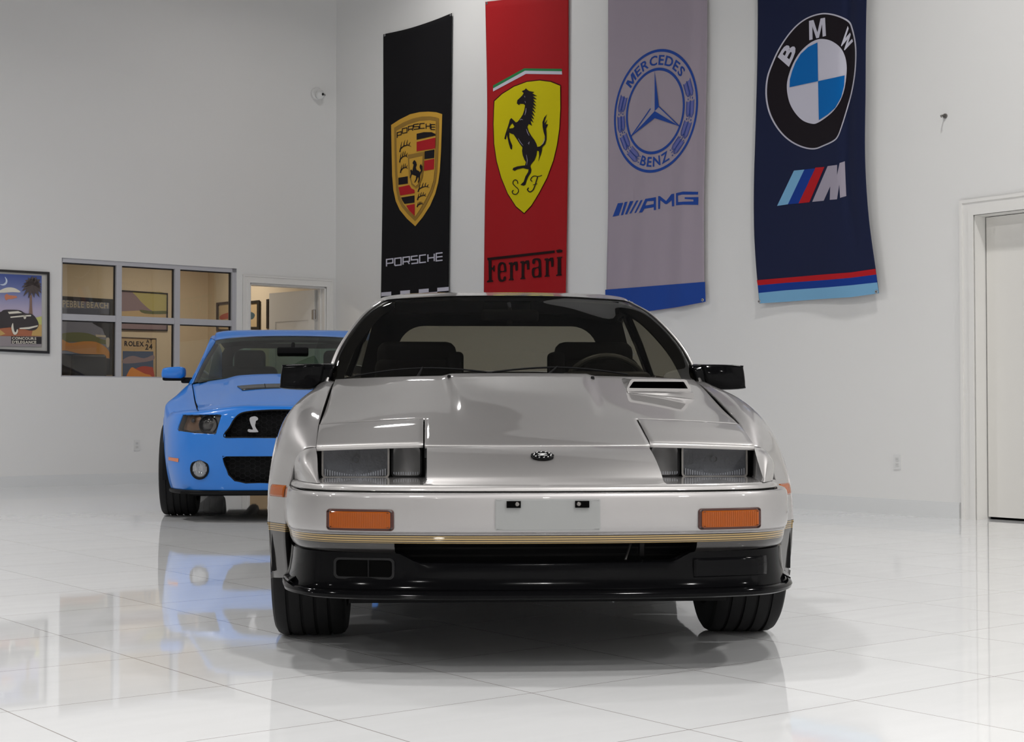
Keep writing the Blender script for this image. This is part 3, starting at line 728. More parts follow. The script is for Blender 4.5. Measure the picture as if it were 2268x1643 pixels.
def arc_text(a, txt, a0, a1, r0, r1, inside=False, bold=0.02, fill=.80):
    a.mark(); n = len(txt); ws = [glyph(c, bold)[2] for c in txt]; ws = [max(w_, .45) for w_ in ws]; g = .16; tot = sum(ws) + g * (n - 1); x = 0
    for ch, w_ in zip(txt, ws):
        vs, fs, _ = glyph(ch, bold)
        def f(u, v):
            ang = a0 + (a1 - a0) * (x + u * w_) / tot; r_ = r0 + (r1 - r0) * (v if not inside else 1 - v); return ringp(r_, ang)
        a.raw([f(u, v) for u, v in vs], fs); x += w_ + g
arc_text(a, 'MERCEDES', 141, 37, .745, .905); arc_text(a, 'BENZ', 246, 293, .745, .905, inside=True)
b3.art('ring_word*', C_blue, a, 1)
a = Art(); al = Art()
for k, ang in enumerate((90, 210, 330)):
    for side in (1, -1):
        dark = (k == 0 and side == -1) or (k == 1 and side == 1) or (k == 2 and side == -1)
        tri = [ringp(0, 0), ringp(.66, ang), ringp(.115, ang + side * 60)]
        if dark: a.poly(tri)
        else: al.poly(tri)
        if not dark: a.line([tri[1], tri[2]], 2.2)
b3.art('star_facet*', C_lgrey, al, 1); b3.art('star_shade*', C_blue, a, 2)
a = Art(); al = Art()
for s0 in (163, 186, 209, 231, 17, -6, -29, -50):
    sg = 1 if s0 > 90 else -1; a.mark()
    for rr in (.745, .83):
        pts = [ringp(rr + dr, s0 + sg * da) for dr, da in ((0, -9), (0, 5), (.03, 9), (.055, 9), (.08, 5), (.08, -9))]
        a.line(pts, 1.3); al.poly([ringp(rr + dr, s0 + sg * da) for dr, da in ((0.01, -8), (0.01, 4), (.035, 8), (.05, 8), (.07, 4), (.07, -8))])
    a.line([ringp(.83, s0 - sg * 9), ringp(.83, s0 + sg * 9), ringp(.83, s0 + sg * 12)], 1.2)
    for dr in (-.05, .05): a.line([ringp(.83 + dr, s0 + sg * 11), ringp(.83 + dr, s0 + sg * 13)], 1.8)
b3.art('laurel_leaf*', C_purple, al, 1); b3.art('laurel_outline*', C_blue, a, 2)
gz = lambda p: Z(1340, 410, 9.861, p)
a = Art()
for p in ([(280, 395), (395, 385), (300, 660), (165, 690)], [(430, 370), (490, 360), (395, 650), (345, 658)], [(545, 350), (620, 345), (480, 635), (435, 640)], [(680, 340), (730, 330), (570, 615), (530, 620)], [(775, 330), (820, 325), (680, 600), (640, 610)],
          [(1160, 240), (1200, 240), (1335, 345), (1450, 195), (1510, 185), (1512, 460), (1460, 462), (1455, 330), (1350, 415), (1310, 410), (1205, 325), (1200, 515), (1160, 520)],
          [(1550, 175), (1700, 140), (2035, 145), (2030, 205), (1690, 205), (1590, 225), (1595, 370), (1700, 360), (1930, 355), (1930, 315), (1740, 300), (1740, 265), (2040, 260), (2035, 430), (1700, 425), (1550, 440)]): a.poly(gz(p))
a.poly(gz([(880, 300), (1110, 262), (1112, 540), (1065, 545), (1065, 480), (860, 515), (810, 595), (740, 600)]), gz([(915, 352), (1065, 342), (1062, 415), (880, 447)]))
b3.art('wordmark_stroke*', C_blue, a, 1)
b3.art('blue_hem', C_blue, Art().poly([(1340.5, 641.5), (1561.5, 624), (1563, 668.0), (1500, 680), (1430, 690), (1341, 691)]), 1)
b3.grommets([(1556, 664)])

# --- navy banner with roundel
b4 = Banner('navy cloth banner with a black, white and blue roundel and striped hem', C_navy,
            [(0, -60), (1, -90)], [(0, 672), (0.5, 662), (1, 649)], [(-95, 1678), (100, 1678), (300, 1673), (400, 1670), (500, 1670), (580, 1674), (672, 1682)],
            [(-95, 1922), (60, 1918), (200, 1917), (350, 1916), (480, 1924), (600, 1940), (672, 1950)],
            lambda u, y: 0.012 * math.sin(u * 8 + 2.2) + 0.05 * max(0, u - .72) ** 1 * math.cos((y - 100) * .004) + 0.035 * u * u - 0.028 * math.exp(-((u - .84) / .05) ** 2) * (1 if y < 420 else max(0, 1 - (y - 420) / 150)), base=0.045)
bz = lambda p: Z(1680, 10, 4.832, p)
outl = [(720, 90), (850, 115), (970, 175), (1010, 260), (1040, 400), (1048, 550), (1035, 750), (1000, 950), (950, 1130), (900, 1290), (855, 1410), (805, 1465), (700, 1515), (600, 1550), (480, 1535), (350, 1475), (240, 1380), (150, 1250), (95, 1110), (73, 950), (88, 780), (140, 630), (210, 480), (300, 340), (400, 225), (500, 150), (610, 105)]
inl = [(680, 368), (780, 390), (870, 455), (920, 540), (943, 650), (938, 780), (915, 920), (870, 1040), (800, 1140), (720, 1210), (640, 1262), (580, 1277), (480, 1245), (400, 1170), (340, 1070), (310, 960), (304, 850), (328, 740), (375, 620), (440, 515), (520, 435), (600, 385)]
b4.art('roundel_rim', C_white, Art().poly(smooth2(bz(outl), 4)), 1)
b4.art('roundel_ring', C_ink, Art().poly(smooth2(bz([(600 + (x - 600) * .967, 830 + (y - 830) * .979) for x, y in outl]), 4)), 2)
b4.art('roundel_centre', C_white, Art().poly(smooth2(bz(inl), 4)), 3)
a = Art().poly(bz([(630, 405), (637, 820), (332, 885), (335, 800), (360, 710), (395, 620), (450, 530), (530, 455)])).poly(bz([(637, 820), (922, 758), (915, 870), (885, 990), (820, 1105), (740, 1175), (645, 1237)]))
b4.art('blue_quarter*', C_bmw, a, 4)
a = Art()
a.letter('B', bz([(205, 562), (298, 400), (418, 470), (325, 668)]), .035)
a.letter('M', bz([(540, 175), (712, 140), (722, 335), (543, 382)]), .035)
a.letter('W', bz([(955, 228), (1012, 395), (943, 520), (860, 412)]), .05)
b4.art('roundel_letter*', C_white, a, 3)
mz = lambda p: Z(1710, 350, 12.6, p)
b4.art('light_blue_stripe', C_sky, Art().poly(mz([(610, 350), (900, 320), (440, 1290), (140, 1335)])), 1)
b4.art('blue_stripe', C_rblue, Art().poly(mz([(900, 320), (1210, 285), (740, 1265), (440, 1290)])), 1)
b4.art('red_stripe', C_bred, Art().poly(mz([(1210, 265), (1460, 248), (1040, 1232), (740, 1265)])), 1)
b4.art('letter_m', C_lgrey, Art().poly(mz([(1550, 225), (1815, 190), (1812, 480), (1885, 138), (2030, 90), (2070, 1060), (1897, 1110), (1876, 740), (1812, 1150), (1610, 1165), (1622, 790), (1440, 1190), (1120, 1222)])), 1)
hz = lambda p: Z(1660, 580, 7.56, p)
b4.art('red_hem_stripe', C_bred, Art().poly(hz([(122, 305), (600, 265), (1300, 205), (1700, 175), (2108, 115), (2124, 210), (1700, 265), (1300, 300), (600, 350), (138, 392)])), 1)
b4.art('blue_hem_stripe', C_rblue, Art().poly(hz([(138, 392), (600, 350), (1300, 300), (1700, 265), (2124, 210), (2140, 342), (1700, 390), (1300, 425), (600, 475), (152, 520)])), 1)
b4.art('light_blue_hem', C_sky, Art().poly(hz([(152, 520), (600, 475), (1300, 425), (1700, 390), (2140, 342), (2165, 525), (1700, 590), (1150, 625), (600, 668), (170, 694)])), 1)
b4.grommets([(1681.5, 667.5), (1941, 646)])
b1.grommets([(998, 33), (852, 78)]); b2.grommets([(1078, 7)])

for _b, _x in ((b1, 845), (b2, 1072), (b3, 1343), (b4, 1676)):
    _q, _z = on_right(_x, 690, .0); rebase(_b.root, RP(0, _q, _z), RZ_A)

# ================================================================ FRAMED PICTURES
def pic(name, label, cat, fn, outer, fw, m_frame, back, arts, glass=None, group=None):
    """framed flat print. fn(x,y,d): picture position at distance d in front of its wall; outer: TL,TR,BR,BL"""
    t = empty(name, fn(*outer[3], 0)); tag(t, label, cat, group); inv = Vector(t.location)
    g = lambda d: (lambda x, y: fn(x, y, d) - inv)
    tl, tr, br, bl = outer
    f = quadmap(outer); W_ = abs(tr[0] - tl[0]); H_ = abs(bl[1] - tl[1]); a_, b_ = fw / W_, fw / H_
    inn = [f(a_, 1 - b_), f(1 - a_, 1 - b_), f(1 - a_, b_), f(a_, b_)]
    mb = MB(); O = [Vector(fn(*p, 0.0)) - inv for p in outer]; O2 = [Vector(fn(*p, 0.025)) - inv for p in outer]
    I2 = [Vector(fn(*p, 0.025)) - inv for p in inn]; I1 = [Vector(fn(*p, 0.008)) - inv for p in inn]
    vs = O + O2 + I2 + I1; fs = []
    for i in range(4):
        j = (i + 1) % 4; fs += [(i, j, 4 + j, 4 + i), (4 + i, 4 + j, 8 + j, 8 + i), (8 + i, 8 + j, 12 + j, 12 + i)]
    mb.add(vs, fs).build('frame', m_frame, t, smooth=False)
    Art().poly(inn).build('backing', back, t, g(0.009))
    for k, (nm, m, a) in enumerate(arts):
        for b in (a.items() if len(a.marks) > 1 else [a]): b.build(nm, m, t, g(0.0105 + 0.0009 * k))
    Mi = Matrix.Rotation(-RZ_A, 4, 'Z')
    for c in t.children: c.data.transform(Mi)
    t.rotation_euler = (0, 0, RZ_A)
    return t
def fnL(x, y, d):  p, z = on_left(x, y, d); return RP(p, d, z)
def fnO(x, y, d):  p, z = on_left(x, y, -OD + d); return RP(p, -OD + d, z)
def fnS(x, y, d):  q, z = on_right(x, y, d); return RP(d, q, z)
def pm_(n, rgb): return mat(n, srgb(*rgb), 0.6)
# poster on the hall wall: night sky, palm, dark vintage car
P_sky = mat('print_evening_sky', srgb(120, 132, 178), 0.6)
nt = P_sky.node_tree; tc = nt.nodes.new('ShaderNodeTexCoord'); sx = nt.nodes.new('ShaderNodeSeparateXYZ'); rmp = nt.nodes.new('ShaderNodeValToRGB')
nt.links.new(tc.outputs['Generated'], sx.inputs[0]); nt.links.new(sx.outputs[2], rmp.inputs[0]); nt.links.new(rmp.outputs[0], nt.nodes['Principled BSDF'].inputs['Base Color'])
e = rmp.color_ramp.elements; e[0].position = 0.0; e[0].color = (*srgb(205, 190, 205), 1); e[1].position = 1.0; e[1].color = (*srgb(62, 82, 150), 1)
k = rmp.color_ramp.elements.new(.45); k.color = (*srgb(185, 175, 200), 1); k = rmp.color_ramp.elements.new(.72); k.color = (*srgb(120, 130, 178), 1)
pz = lambda p: Z(0, 580, 7.467, p)
dark = pm_('print_charcoal', (62, 56, 58)); palm = pm_('print_palm', (84, 74, 72)); sand = pm_('print_sand', (200, 165, 100)); rust = pm_('print_rust', (176, 108, 78)); cream = pm_('print_cream', (225, 220, 205)); moonm = pm_('print_moon', (200, 212, 230)); trunk = pm_('print_trunk', (140, 112, 98)); ltgr = pm_('print_field', (198, 200, 120)); orng = pm_('print_orange', (205, 130, 100)); greyp = pm_('print_grey', (150, 142, 145)); blk = pm_('print_black', (40, 37, 40))
arts = []
arts.append(('print', P_sky, Art().poly(pz([(-420, 175), (0, 195), (690, 228), (688, 1240), (-420, 1240)]))))
arts.append(('print_cloud', cream, Art().poly(smooth2(pz([(-40, 500), (60, 440), (160, 420), (260, 440), (340, 500), (200, 500), (60, 510)]), 4))))
arts.append(('print_moon', moonm, Art().poly(smooth2(pz([(80, 245), (118, 290), (120, 340), (90, 380), (40, 390), (0, 370), (50, 365), (85, 340), (95, 300)]), 4))))
arts.append(('print_plane', orng, Art().poly(pz([(75, 560), (110, 525), (150, 550), (270, 560), (285, 590), (200, 612), (140, 615), (100, 635), (85, 610)]))))
arts.append(('print_ground', rust, Art().poly(pz([(-420, 1020), (200, 1040), (690, 1040), (690, 1240), (-420, 1240)]))))
arts.append(('print_sand', sand, Art().poly(pz([(0, 1120), (90, 1190), (0, 1220)])).poly(pz([(560, 1040), (690, 960), (690, 1230), (520, 1220)]))))
arts.append(('print_field', ltgr, Art().poly(pz([(590, 920), (690, 900), (690, 1040), (640, 1030)]))))
arts.append(('print_trunk', trunk, Art().poly(pz([(490, 560), (528, 540), (530, 720), (540, 870), (480, 870), (492, 700)]))))
a = Art(); c0 = (545, 380)
for ang, L_, w_ in ((200, 200, 60), (225, 230, 55), (250, 225, 55), (275, 215, 60), (300, 220, 55), (325, 190, 60), (180, 190, 60), (160, 170, 60), (140, 170, 70), (120, 165, 70), (95, 160, 90), (70, 160, 80), (45, 170, 80), (20, 150, 80), (0, 150, 70), (345, 160, 60)):
    dx, dy = math.cos(R(ang)), -math.sin(R(ang)); tip = (c0[0] + dx * L_, c0[1] + dy * L_ + 40 * abs(dx))
    tip = (min(tip[0], 688), max(tip[1], 232)); nx, ny = -dy * w_ / 2, dx * w_ / 2; mid = (c0[0] + dx * L_ * .55, c0[1] + dy * L_ * .55)
    a.quads([pz([c0, (min(mid[0] + nx, 688), max(mid[1] + ny, 228)), tip, (min(mid[0] - nx, 688), max(mid[1] - ny, 228))])])
arts.append(('print_palm', palm, a))
a = Art().poly(smooth2(pz([(-200, 850), (0, 830), (60, 795), (180, 790), (330, 800), (420, 850), (520, 860), (590, 920), (640, 1030), (590, 1120), (480, 1130), (320, 1090), (290, 1180), (240, 1205), (200, 1150), (190, 1080), (60, 1090), (-200, 1090)]), 3))
arts.append(('print_vintage_car', dark, a))
a = Art().poly(*[smooth2(pz(q), 4) for q in ([(215, 1010), (190, 1060), (195, 1130), (225, 1195), (265, 1200), (298, 1150), (285, 1110), (262, 1160), (240, 1150), (225, 1090)],)])
a.poly(pz([(320, 1090), (480, 1075), (628, 1045), (620, 1070), (480, 1110), (330, 1110)])).poly(pz([(170, 905), (400, 880), (515, 875), (512, 900), (400, 905), (175, 925)])).poly(smooth2(pz([(390, 890), (410, 880), (432, 895), (430, 930), (410, 945), (392, 930)]), 3)).poly(pz([(130, 825), (300, 812), (370, 845), (150, 860)]))
arts.append(('print_chrome', cream, a))
arts.append(('print_caption_band', greyp, Art().poly(pz([(-420, 1225), (0, 1225), (690, 1232), (688, 1400), (-420, 1385)]))))
arts.append(('print_caption_plate', blk, Art().poly(pz([(185, 1228), (688, 1240), (686, 1358), (185, 1350)]))))
a = Art().text('CONCOURS', pz([(200, 1238), (600, 1246), (600, 1290), (200, 1284)]), .03).text("D'ELEGANCE", pz([(200, 1300), (600, 1306), (600, 1352), (200, 1346)]), .03)
arts.append(('print_lettering', cream, a))
pic('framed_poster', 'large black-framed poster of a dark vintage car under a palm beside the window', 'poster', fnL, [(-58, 593.2), (110, 602.3), (110, 783.3), (-58, 775.5)], 5.6, M_black, M_mattew, arts)

# office posters ------------------------------------------------------------
oz = lambda p: Z(0, 550, 5.3, p)
p_slate = pm_('print_slate', (118, 122, 140)); p_slate2 = pm_('print_slate_dark', (84, 90, 108)); p_or = pm_('print_road', (180, 130, 72)); p_dk = pm_('print_shadow', (36, 38, 46)); p_yel = pm_('print_dusk', (176, 168, 110)); p_mau = pm_('print_mauve', (138, 120, 128)); p_tan = pm_('print_tan', (188, 165, 128)); p_red = pm_('print_red', (178, 62, 40)); p_org = pm_('print_amber', (222, 140, 40)); p_blu = pm_('print_sea', (66, 84, 118)); p_txt = pm_('print_letter', (178, 172, 160)); p_dtx = pm_('print_dark_letter', (52, 48, 44)); p_grn = pm_('print_green', (98, 104, 74))
arts = [('print', p_slate, Art().poly(oz([(560, 560), (1290, 602), (1290, 1470), (560, 1470)]))),
        ('print_sea', p_slate2, Art().poly(oz([(560, 700), (1290, 710), (1290, 860), (560, 840)]))),
        ('print_hill', p_dk, Art().poly(oz([(1060, 800), (1200, 770), (1290, 775), (1290, 1060), (1240, 1040), (1200, 940), (1090, 880)]))),
        ('print_grass', p_grn, Art().poly(smooth2(oz([(700, 1010), (860, 985), (1050, 1000), (1180, 1060), (1290, 1090), (1290, 1130), (1000, 1100), (700, 1090)]), 3))),
        ('print_road', p_or, Art().poly(smooth2(oz([(700, 1060), (820, 1110), (980, 1090), (1130, 1100), (1240, 1160), (1290, 1230), (1290, 1290), (1000, 1250), (780, 1200), (690, 1190)]), 4))),
        ('print_figure', p_txt, Art().poly(smooth2(oz([(1245, 1060), (1280, 1050), (1292, 1110), (1275, 1160), (1250, 1150)]), 3)).poly(oz([(1120, 1010), (1240, 1020), (1245, 1045), (1130, 1040)]))),
        ('print_shadow', p_dk, Art().poly(oz([(560, 1230), (900, 1240), (1150, 1260), (1290, 1300), (1290, 1470), (560, 1470)]))),
        ('print_lettering', p_txt, Art().text('PEBBLE BEACH', oz([(735, 607), (1270, 640), (1270, 705), (735, 690)]), .02, .10, .35))]
pic('framed_poster', 'large framed poster of an orange coastal road with pale lettering in the office', 'poster', fnO, oz([(540, 548), (1330, 597), (1330, 1485), (540, 1485)]), 7.5, M_black, p_tan, arts)
arts = [('print', p_mau, Art().poly(oz([(1380, 490), (1955, 528), (1955, 955), (1380, 945)]))),
        ('print_dusk', p_yel, Art().poly(smooth2(oz([(1560, 510), (1700, 512), (1950, 530), (1950, 740), (1800, 740), (1680, 650), (1600, 560)]), 3))),
        ('print_crowd', p_tan, Art().poly(oz([(1380, 740), (1640, 730), (1950, 770), (1950, 850), (1380, 840)]))),
        ('print_hill', p_grn, Art().poly(smooth2(oz([(1640, 720), (1780, 735), (1950, 735), (1950, 770), (1700, 765)]), 3)))]
pic('framed_poster', 'wide thin-framed mauve and yellow sunset print hanging above the race poster in the office', 'poster', fnO, oz([(1370, 485), (1972, 525), (1970, 970), (1370, 955)]), 2.6, M_black, p_mau, arts)
arts = [('print', p_tan, Art().poly(oz([(1425, 1042), (1832, 1058), (1832, 1740), (1425, 1740)]))),
        ('print_sea', p_blu, Art().poly(oz([(1440, 1205), (1800, 1210), (1800, 1740), (1440, 1740)]))),
        ('print_cloud', p_mau, Art().poly(smooth2(oz([(1450, 1300), (1560, 1260), (1690, 1290), (1800, 1250), (1800, 1310), (1640, 1340), (1450, 1350)]), 3))),
        ('print_red_car', p_red, Art().poly(smooth2(oz([(1560, 1430), (1660, 1385), (1760, 1390), (1800, 1420), (1800, 1640), (1560, 1640), (1480, 1500)]), 3))),
        ('print_amber_car', p_org, Art().poly(smooth2(oz([(1480, 1520), (1540, 1400), (1600, 1420), (1700, 1470), (1780, 1500), (1790, 1640), (1480, 1660)]), 3))),
        ('print_lettering', p_dtx, Art().text('ROLEX', oz([(1462, 1085), (1690, 1095), (1690, 1150), (1462, 1145)]), .02).text('24', oz([(1705, 1125), (1790, 1118), (1790, 1185), (1705, 1190)]), .02).text('AT', oz([(1715, 1070), (1790, 1066), (1790, 1108), (1715, 1112)]), .01))]
pic('framed_poster', 'thin-framed race poster with red and orange cars below the sunset print', 'poster', fnO, oz([(1410, 1038), (1838, 1055), (1838, 1780), (1410, 1780)]), 1.0, M_dsteel, p_tan, arts)
sz = lambda p: Z(380, 560, 5.4775, p)
M_maroon = mat('brown_frame', (0.035, 0.015, 0.012), 0.4)
pic('framed_picture', 'brown-framed small red car print on the office wall behind the window', 'picture', fnS, sz([(540, 605), (785, 578), (785, 957), (540, 948)]), 4.5, M_maroon, p_tan,
    [('print_red_car', pm_('print_dull_red', (165, 80, 62)), Art().poly(smooth2(sz([(580, 780), (610, 750), (650, 735), (690, 725), (730, 740), (735, 790), (660, 800), (600, 808)]), 3)))])
pic('framed_picture', 'black-framed blue car print seen through the open doorway', 'picture', fnS, sz([(830, 595), (1065, 572), (1063, 930), (830, 925)]), 5.5, M_black, p_tan,
    [('print_blue_car', pm_('print_teal', (62, 84, 92)), Art().poly(smooth2(sz([(860, 760), (900, 725), (960, 715), (1000, 735), (1010, 760), (985, 800), (950, 805), (870, 790)]), 3)))])
pic('framed_picture', 'black-framed orange car print partly hidden by the open door leaf', 'picture', fnS, sz([(1148, 563), (1400, 538), (1400, 920), (1148, 915)]), 4.5, M_black, p_tan,
    [('print_orange_car', pm_('print_copper', (190, 105, 60)), Art().poly(smooth2(sz([(1190, 740), (1215, 712), (1250, 705), (1300, 730), (1300, 775), (1220, 776)]), 3)))])
# dark office chair standing in front of the coastal poster
pa, za = on_left(196, 784, -2.55); z_top = on_left(196, 784, -2.55)[1]
t = empty('office_chair', RP(pa, -2.55, 0)); tag(t, 'dark high-backed office chair standing in front of the coastal road poster', 'chair'); t.rotation_euler = (0, 0, math.atan2(AX.y, AX.x))
M_chair = mat('chair_fabric', (0.010, 0.013, 0.022), 0.6)
wl = abs(on_left(139, 784, -2.55)[0] - on_left(217, 790, -2.55)[0]) / 2
MB().bbox((-wl, -0.05, .50), (wl, 0.05, z_top), 0.04).build('backrest', M_chair, t); MB().bbox((-.28, -.02, .42), (.28, .5, .52), 0.03).build('seat', M_chair, t)
MB().tube([(0, .25, .06), (0, .25, .42)], .03).build('column', M_black, t)
mb = MB()
for k in range(5):
    a_ = k * 2 * math.pi / 5; mb.tube([(0, .25, .10), (.3 * math.cos(a_), .25 + .3 * math.sin(a_), .06)], [.03, .018]); 
mb.build('base', M_black, t)
for k in range(5):
    a_ = k * 2 * math.pi / 5; MB().tube([(.3 * math.cos(a_) - .02, .25 + .3 * math.sin(a_), .033), (.3 * math.cos(a_) + .02, .25 + .3 * math.sin(a_), .033)], .032).build('caster', M_black, t)

# ================================================================ SILVER COUPE
# car frame: x to the right of the picture, y backwards from the front axle, z up
M_silver = paint_mat('silver_paint', (0.375, 0.363, 0.358), (0.425, 0.413, 0.408), 0.97, 0.44)
M_plate = mat('filler_panel_paint', (0.26, 0.265, 0.262), 0.38, 0.0, 0.3)
M_gblack = mat('gloss_black', (0.003, 0.003, 0.0035), 0.08, spec=0.08)
M_mblack = mat('matte_black', (0.004, 0.004, 0.0045), 0.6, spec=0.15)
M_rubber = mat('black_rubber', (0.008, 0.008, 0.009), 0.55)
M_tyre = mat('tyre_rubber', (0.007, 0.007, 0.0075), 0.7, spec=0.25, bump=(120, .2, .001))
M_amber = mat('amber_lens', (0.30, 0.062, 0.0), 0.10, coat=0.0, spec=0.35)
M_amberd = mat('amber_bezel', (0.045, 0.008, 0.004), 0.3)
M_chrome = mat('chrome', (0.75, 0.75, 0.76), 0.08, 1.0)
M_refl = mat('reflector', (0.085, 0.087, 0.095), 0.28, 1.0, bump=(60, .6, .004))
M_int = mat('interior_cloth', (0.006, 0.006, 0.0065), 0.8, spec=0.1)
M_int2 = mat('interior_vinyl', (0.012, 0.011, 0.011), 0.5, spec=0.2)
M_ws = glass_mat('windscreen_glass', (0.56, 0.54, 0.475), 1.0)
M_sg = glass_mat('side_glass', (0.60, 0.58, 0.50), 1.0)
M_band = mat('shade_band', (0.002, 0.002, 0.002), 0.05, spec=.4)
M_lensg = glass_mat('headlamp_glass', (0.66, 0.67, 0.69), 1.0, 0.04)
def two_tone(name, top, low, gold, z_hi, n=4, per=0.0065, dark=(0.02, 0.018, 0.014)):
    """clear-coated paint with a charcoal lower body and gold pinstripes at a fixed height"""
    m = paint_mat(name, top, tuple(c * 1.1 for c in top), 0.97, 0.44); nt = m.node_tree; b = nt.nodes['Principled BSDF']
    tc = nt.nodes.new('ShaderNodeTexCoord'); sx = nt.nodes.new('ShaderNodeSeparateXYZ'); nt.links.new(tc.outputs['Object'], sx.inputs[0])
    mr = nt.nodes.new('ShaderNodeMapRange'); H_ = n * per; mr.inputs[1].default_value = z_hi - H_ - 0.1; mr.inputs[2].default_value = z_hi + 0.1
    nt.links.new(sx.outputs[2], mr.inputs[0]); rp = nt.nodes.new('ShaderNodeValToRGB'); rp.color_ramp.interpolation = 'CONSTANT'
    nt.links.new(mr.outputs[0], rp.inputs[0]); T_ = H_ + 0.2; z0 = z_hi - H_ - 0.1
    el = rp.color_ramp.elements; el[0].position = 0; el[0].color = (*low, 1); el[1].position = (z_hi - z0) / T_; el[1].color = (*top, 1)
    for k in range(n):
        a_ = z_hi - H_ + k * per
        e_ = el.new((a_ - z0) / T_); e_.color = (*gold, 1); e_ = el.new((a_ + per * .55 - z0) / T_); e_.color = (*dark, 1)
    nt.links.new(rp.outputs[0], b.inputs['Base Color']); return m
GOLD = (0.42, 0.29, 0.12)
M_two = two_tone('two_tone_paint', (0.375, 0.363, 0.362), (0.045, 0.043, 0.042), GOLD, 0.4095)

car1 = empty('car', (0.049, 5.374, 0), R(3.2))
tag(car1, 'silver and black two-tone sports coupe with gold pinstripes, hood scoop and half-open headlamps', 'car')
def bev(o, w_=0.003, seg=2, ang=55):
    b = o.modifiers.new('bevel', 'BEVEL'); b.width = w_; b.segments = seg; b.limit_method = 'ANGLE'; b.angle_limit = R(ang); return o
def outline_fn(pts, n=60):
    """resampled half outline: list of (x, y, nx, ny) with outward normal"""
    P = spline([(x, y, 0) for x, y in pts], n); out = []
    for i, p in enumerate(P):
        a = P[max(i - 1, 0)]; b = P[min(i + 1, n)]; t = (b - a).normalized()
        if i == 0: t = Vector((1, 0, 0))
        out.append((p.x, p.y, t.y, -t.x))
    return out
def ring_loft(ol, levels, mirror=True, i0=0, i1=None, fn=None):
    """rows of points: each level (offset outward, z) swept along the half outline, mirrored to the full width"""
    ol = ol[i0:i1]; rows = []
    for li, (d, z) in enumerate(levels):
        r_ = []
        for k, (x, y, nx, ny) in enumerate(ol):
            dd, zz = (d, z) if fn is None else fn(k / (len(ol) - 1), x, li, d, z)
            r_.append(Vector((x + nx * dd, y + ny * dd, zz)))
        if mirror: r_ = [Vector((-p.x, p.y, p.z)) for p in reversed(r_[1:] if ol[0][0] == 0 else r_)] + r_
        rows.append(r_)
    return rows
def sstep(a, b, x):
    t = (x - a) / (b - a); t = max(0, min(1, t)); return t * t * (3 - 2 * t)
# ---- hood surface
ZC = [(-1.0, .52), (-.58, .658), (-.40, .706), (-.25, .744), (-.08, .786), (.10, .829), (.25, .864), (.42, .902), (.62, .94)]
KC = [(-1.0, .008), (-.58, .012), (-.25, .024), (.05, .042), (.5, .050), (.7, .052)]
def S(x, y):
    z = interp(ZC, y) - interp(KC, y) * (abs(x) / .7) ** 2.2
    wd = lerp(.215, .245, (y + .3) / .5); h = .007 * sstep(-.40, .12, y)
    return z + h * (1 - sstep(wd, wd + .022, abs(x)))
def yrear(x): return .425 + .20 * (abs(x) / .70) ** 2.4
GX = .6975
def frange(a, b, n): return [a + (b - a) * i / n for i in range(n + 1)]
XI = .352
mb = MB()
xl = frange(-GX, -XI, 16) + frange(-XI, XI, 44)[1:] + frange(XI, GX, 16)[1:]
rows = []
for t in frange(0, 1, 44):
    rows.append([Vector((x, -.244 + t * (yrear(x) - .008 + .244), 0)) for x in xl])
for r_ in rows:
    for p in r_: p.z = S(p.x, p.y)
mb.grid(rows)
rows = [[Vector((x, lerp(-.580 + .012 * (x / XI) ** 2, -.244, t), 0)) for x in frange(-XI, XI, 44)] for t in frange(0, 1, 20)]
for r_ in rows:
    for p in r_: p.z = S(p.x, p.y)
mb.grid(rows)
bev(mb.build('hood', M_silver, car1, solid=.012, angle=50), .0035)
# hood rear lip down into the cowl
# ---- headlamp lids
for s in (-1, 1):
    rows = []
    def lid_pt(u, y, dz): x = lerp(.3565, lerp(.6975, .6885, (-.25 - y) / .27), u); return Vector((s * x, y, S(x, max(y, -.52)) + .002 + dz))
    for y in frange(-.251, -.500, 14): rows.append([lid_pt(u, y, -.005 * sstep(-.30, -.52, y)) for u in frange(0, 1, 20)])
    for y, dz in ((-.512, -.0055), (-.5205, -.0075), (-.5250, -.0115), (-.5262, -.0170), (-.5250, -.0235), (-.518, -.0250)):
        rows.append([lid_pt(u, y, dz) for u in frange(0, 1, 20)])
    bev(MB().grid(rows).build('headlamp_lid', M_silver, car1, solid=.010, angle=50), .003)
# ---- nose panel
OUT_B = [(0, -.950), (.20, -.945), (.40, -.925), (.54, -.896), (.635, -.858), (.695, -.805), (.740, -.735), (.766, -.64), (.781, -.54), (.790, -.452)]
OUT_N = [(0, -.915), (.20, -.910), (.40, -.890), (.53, -.862), (.615, -.825), (.670, -.775), (.713, -.705), (.740, -.62), (.759, -.54), (.774, -.452)]
olB = outline_fn(OUT_B, 80); olN = outline_fn(OUT_N, 80)
mb = MB()
strip = ring_loft(olN, [(-.012, .527), (-.003, .530), (0, .535), (-.002, .542), (-.007, .548), (-.018, .552)])
mb.grid(strip)
top_edge = strip[-1]
def ytop(x):      # y of the strip's upper edge at x
    x = abs(x)
    for a, b in zip(top_edge[len(top_edge) // 2:], top_edge[len(top_edge) // 2 + 1:]):
        if a.x <= x <= b.x: return lerp(a.y, b.y, (x - a.x) / max(b.x - a.x, 1e-6))
    return top_edge[-1].y
PN = [(0, .552), (.03, .562), (.09, .575), (.32, .603), (.64, .632), (.9, .650), (1, .6560)]     # fraction towards the hood seam -> height
XC = .345
rows = []
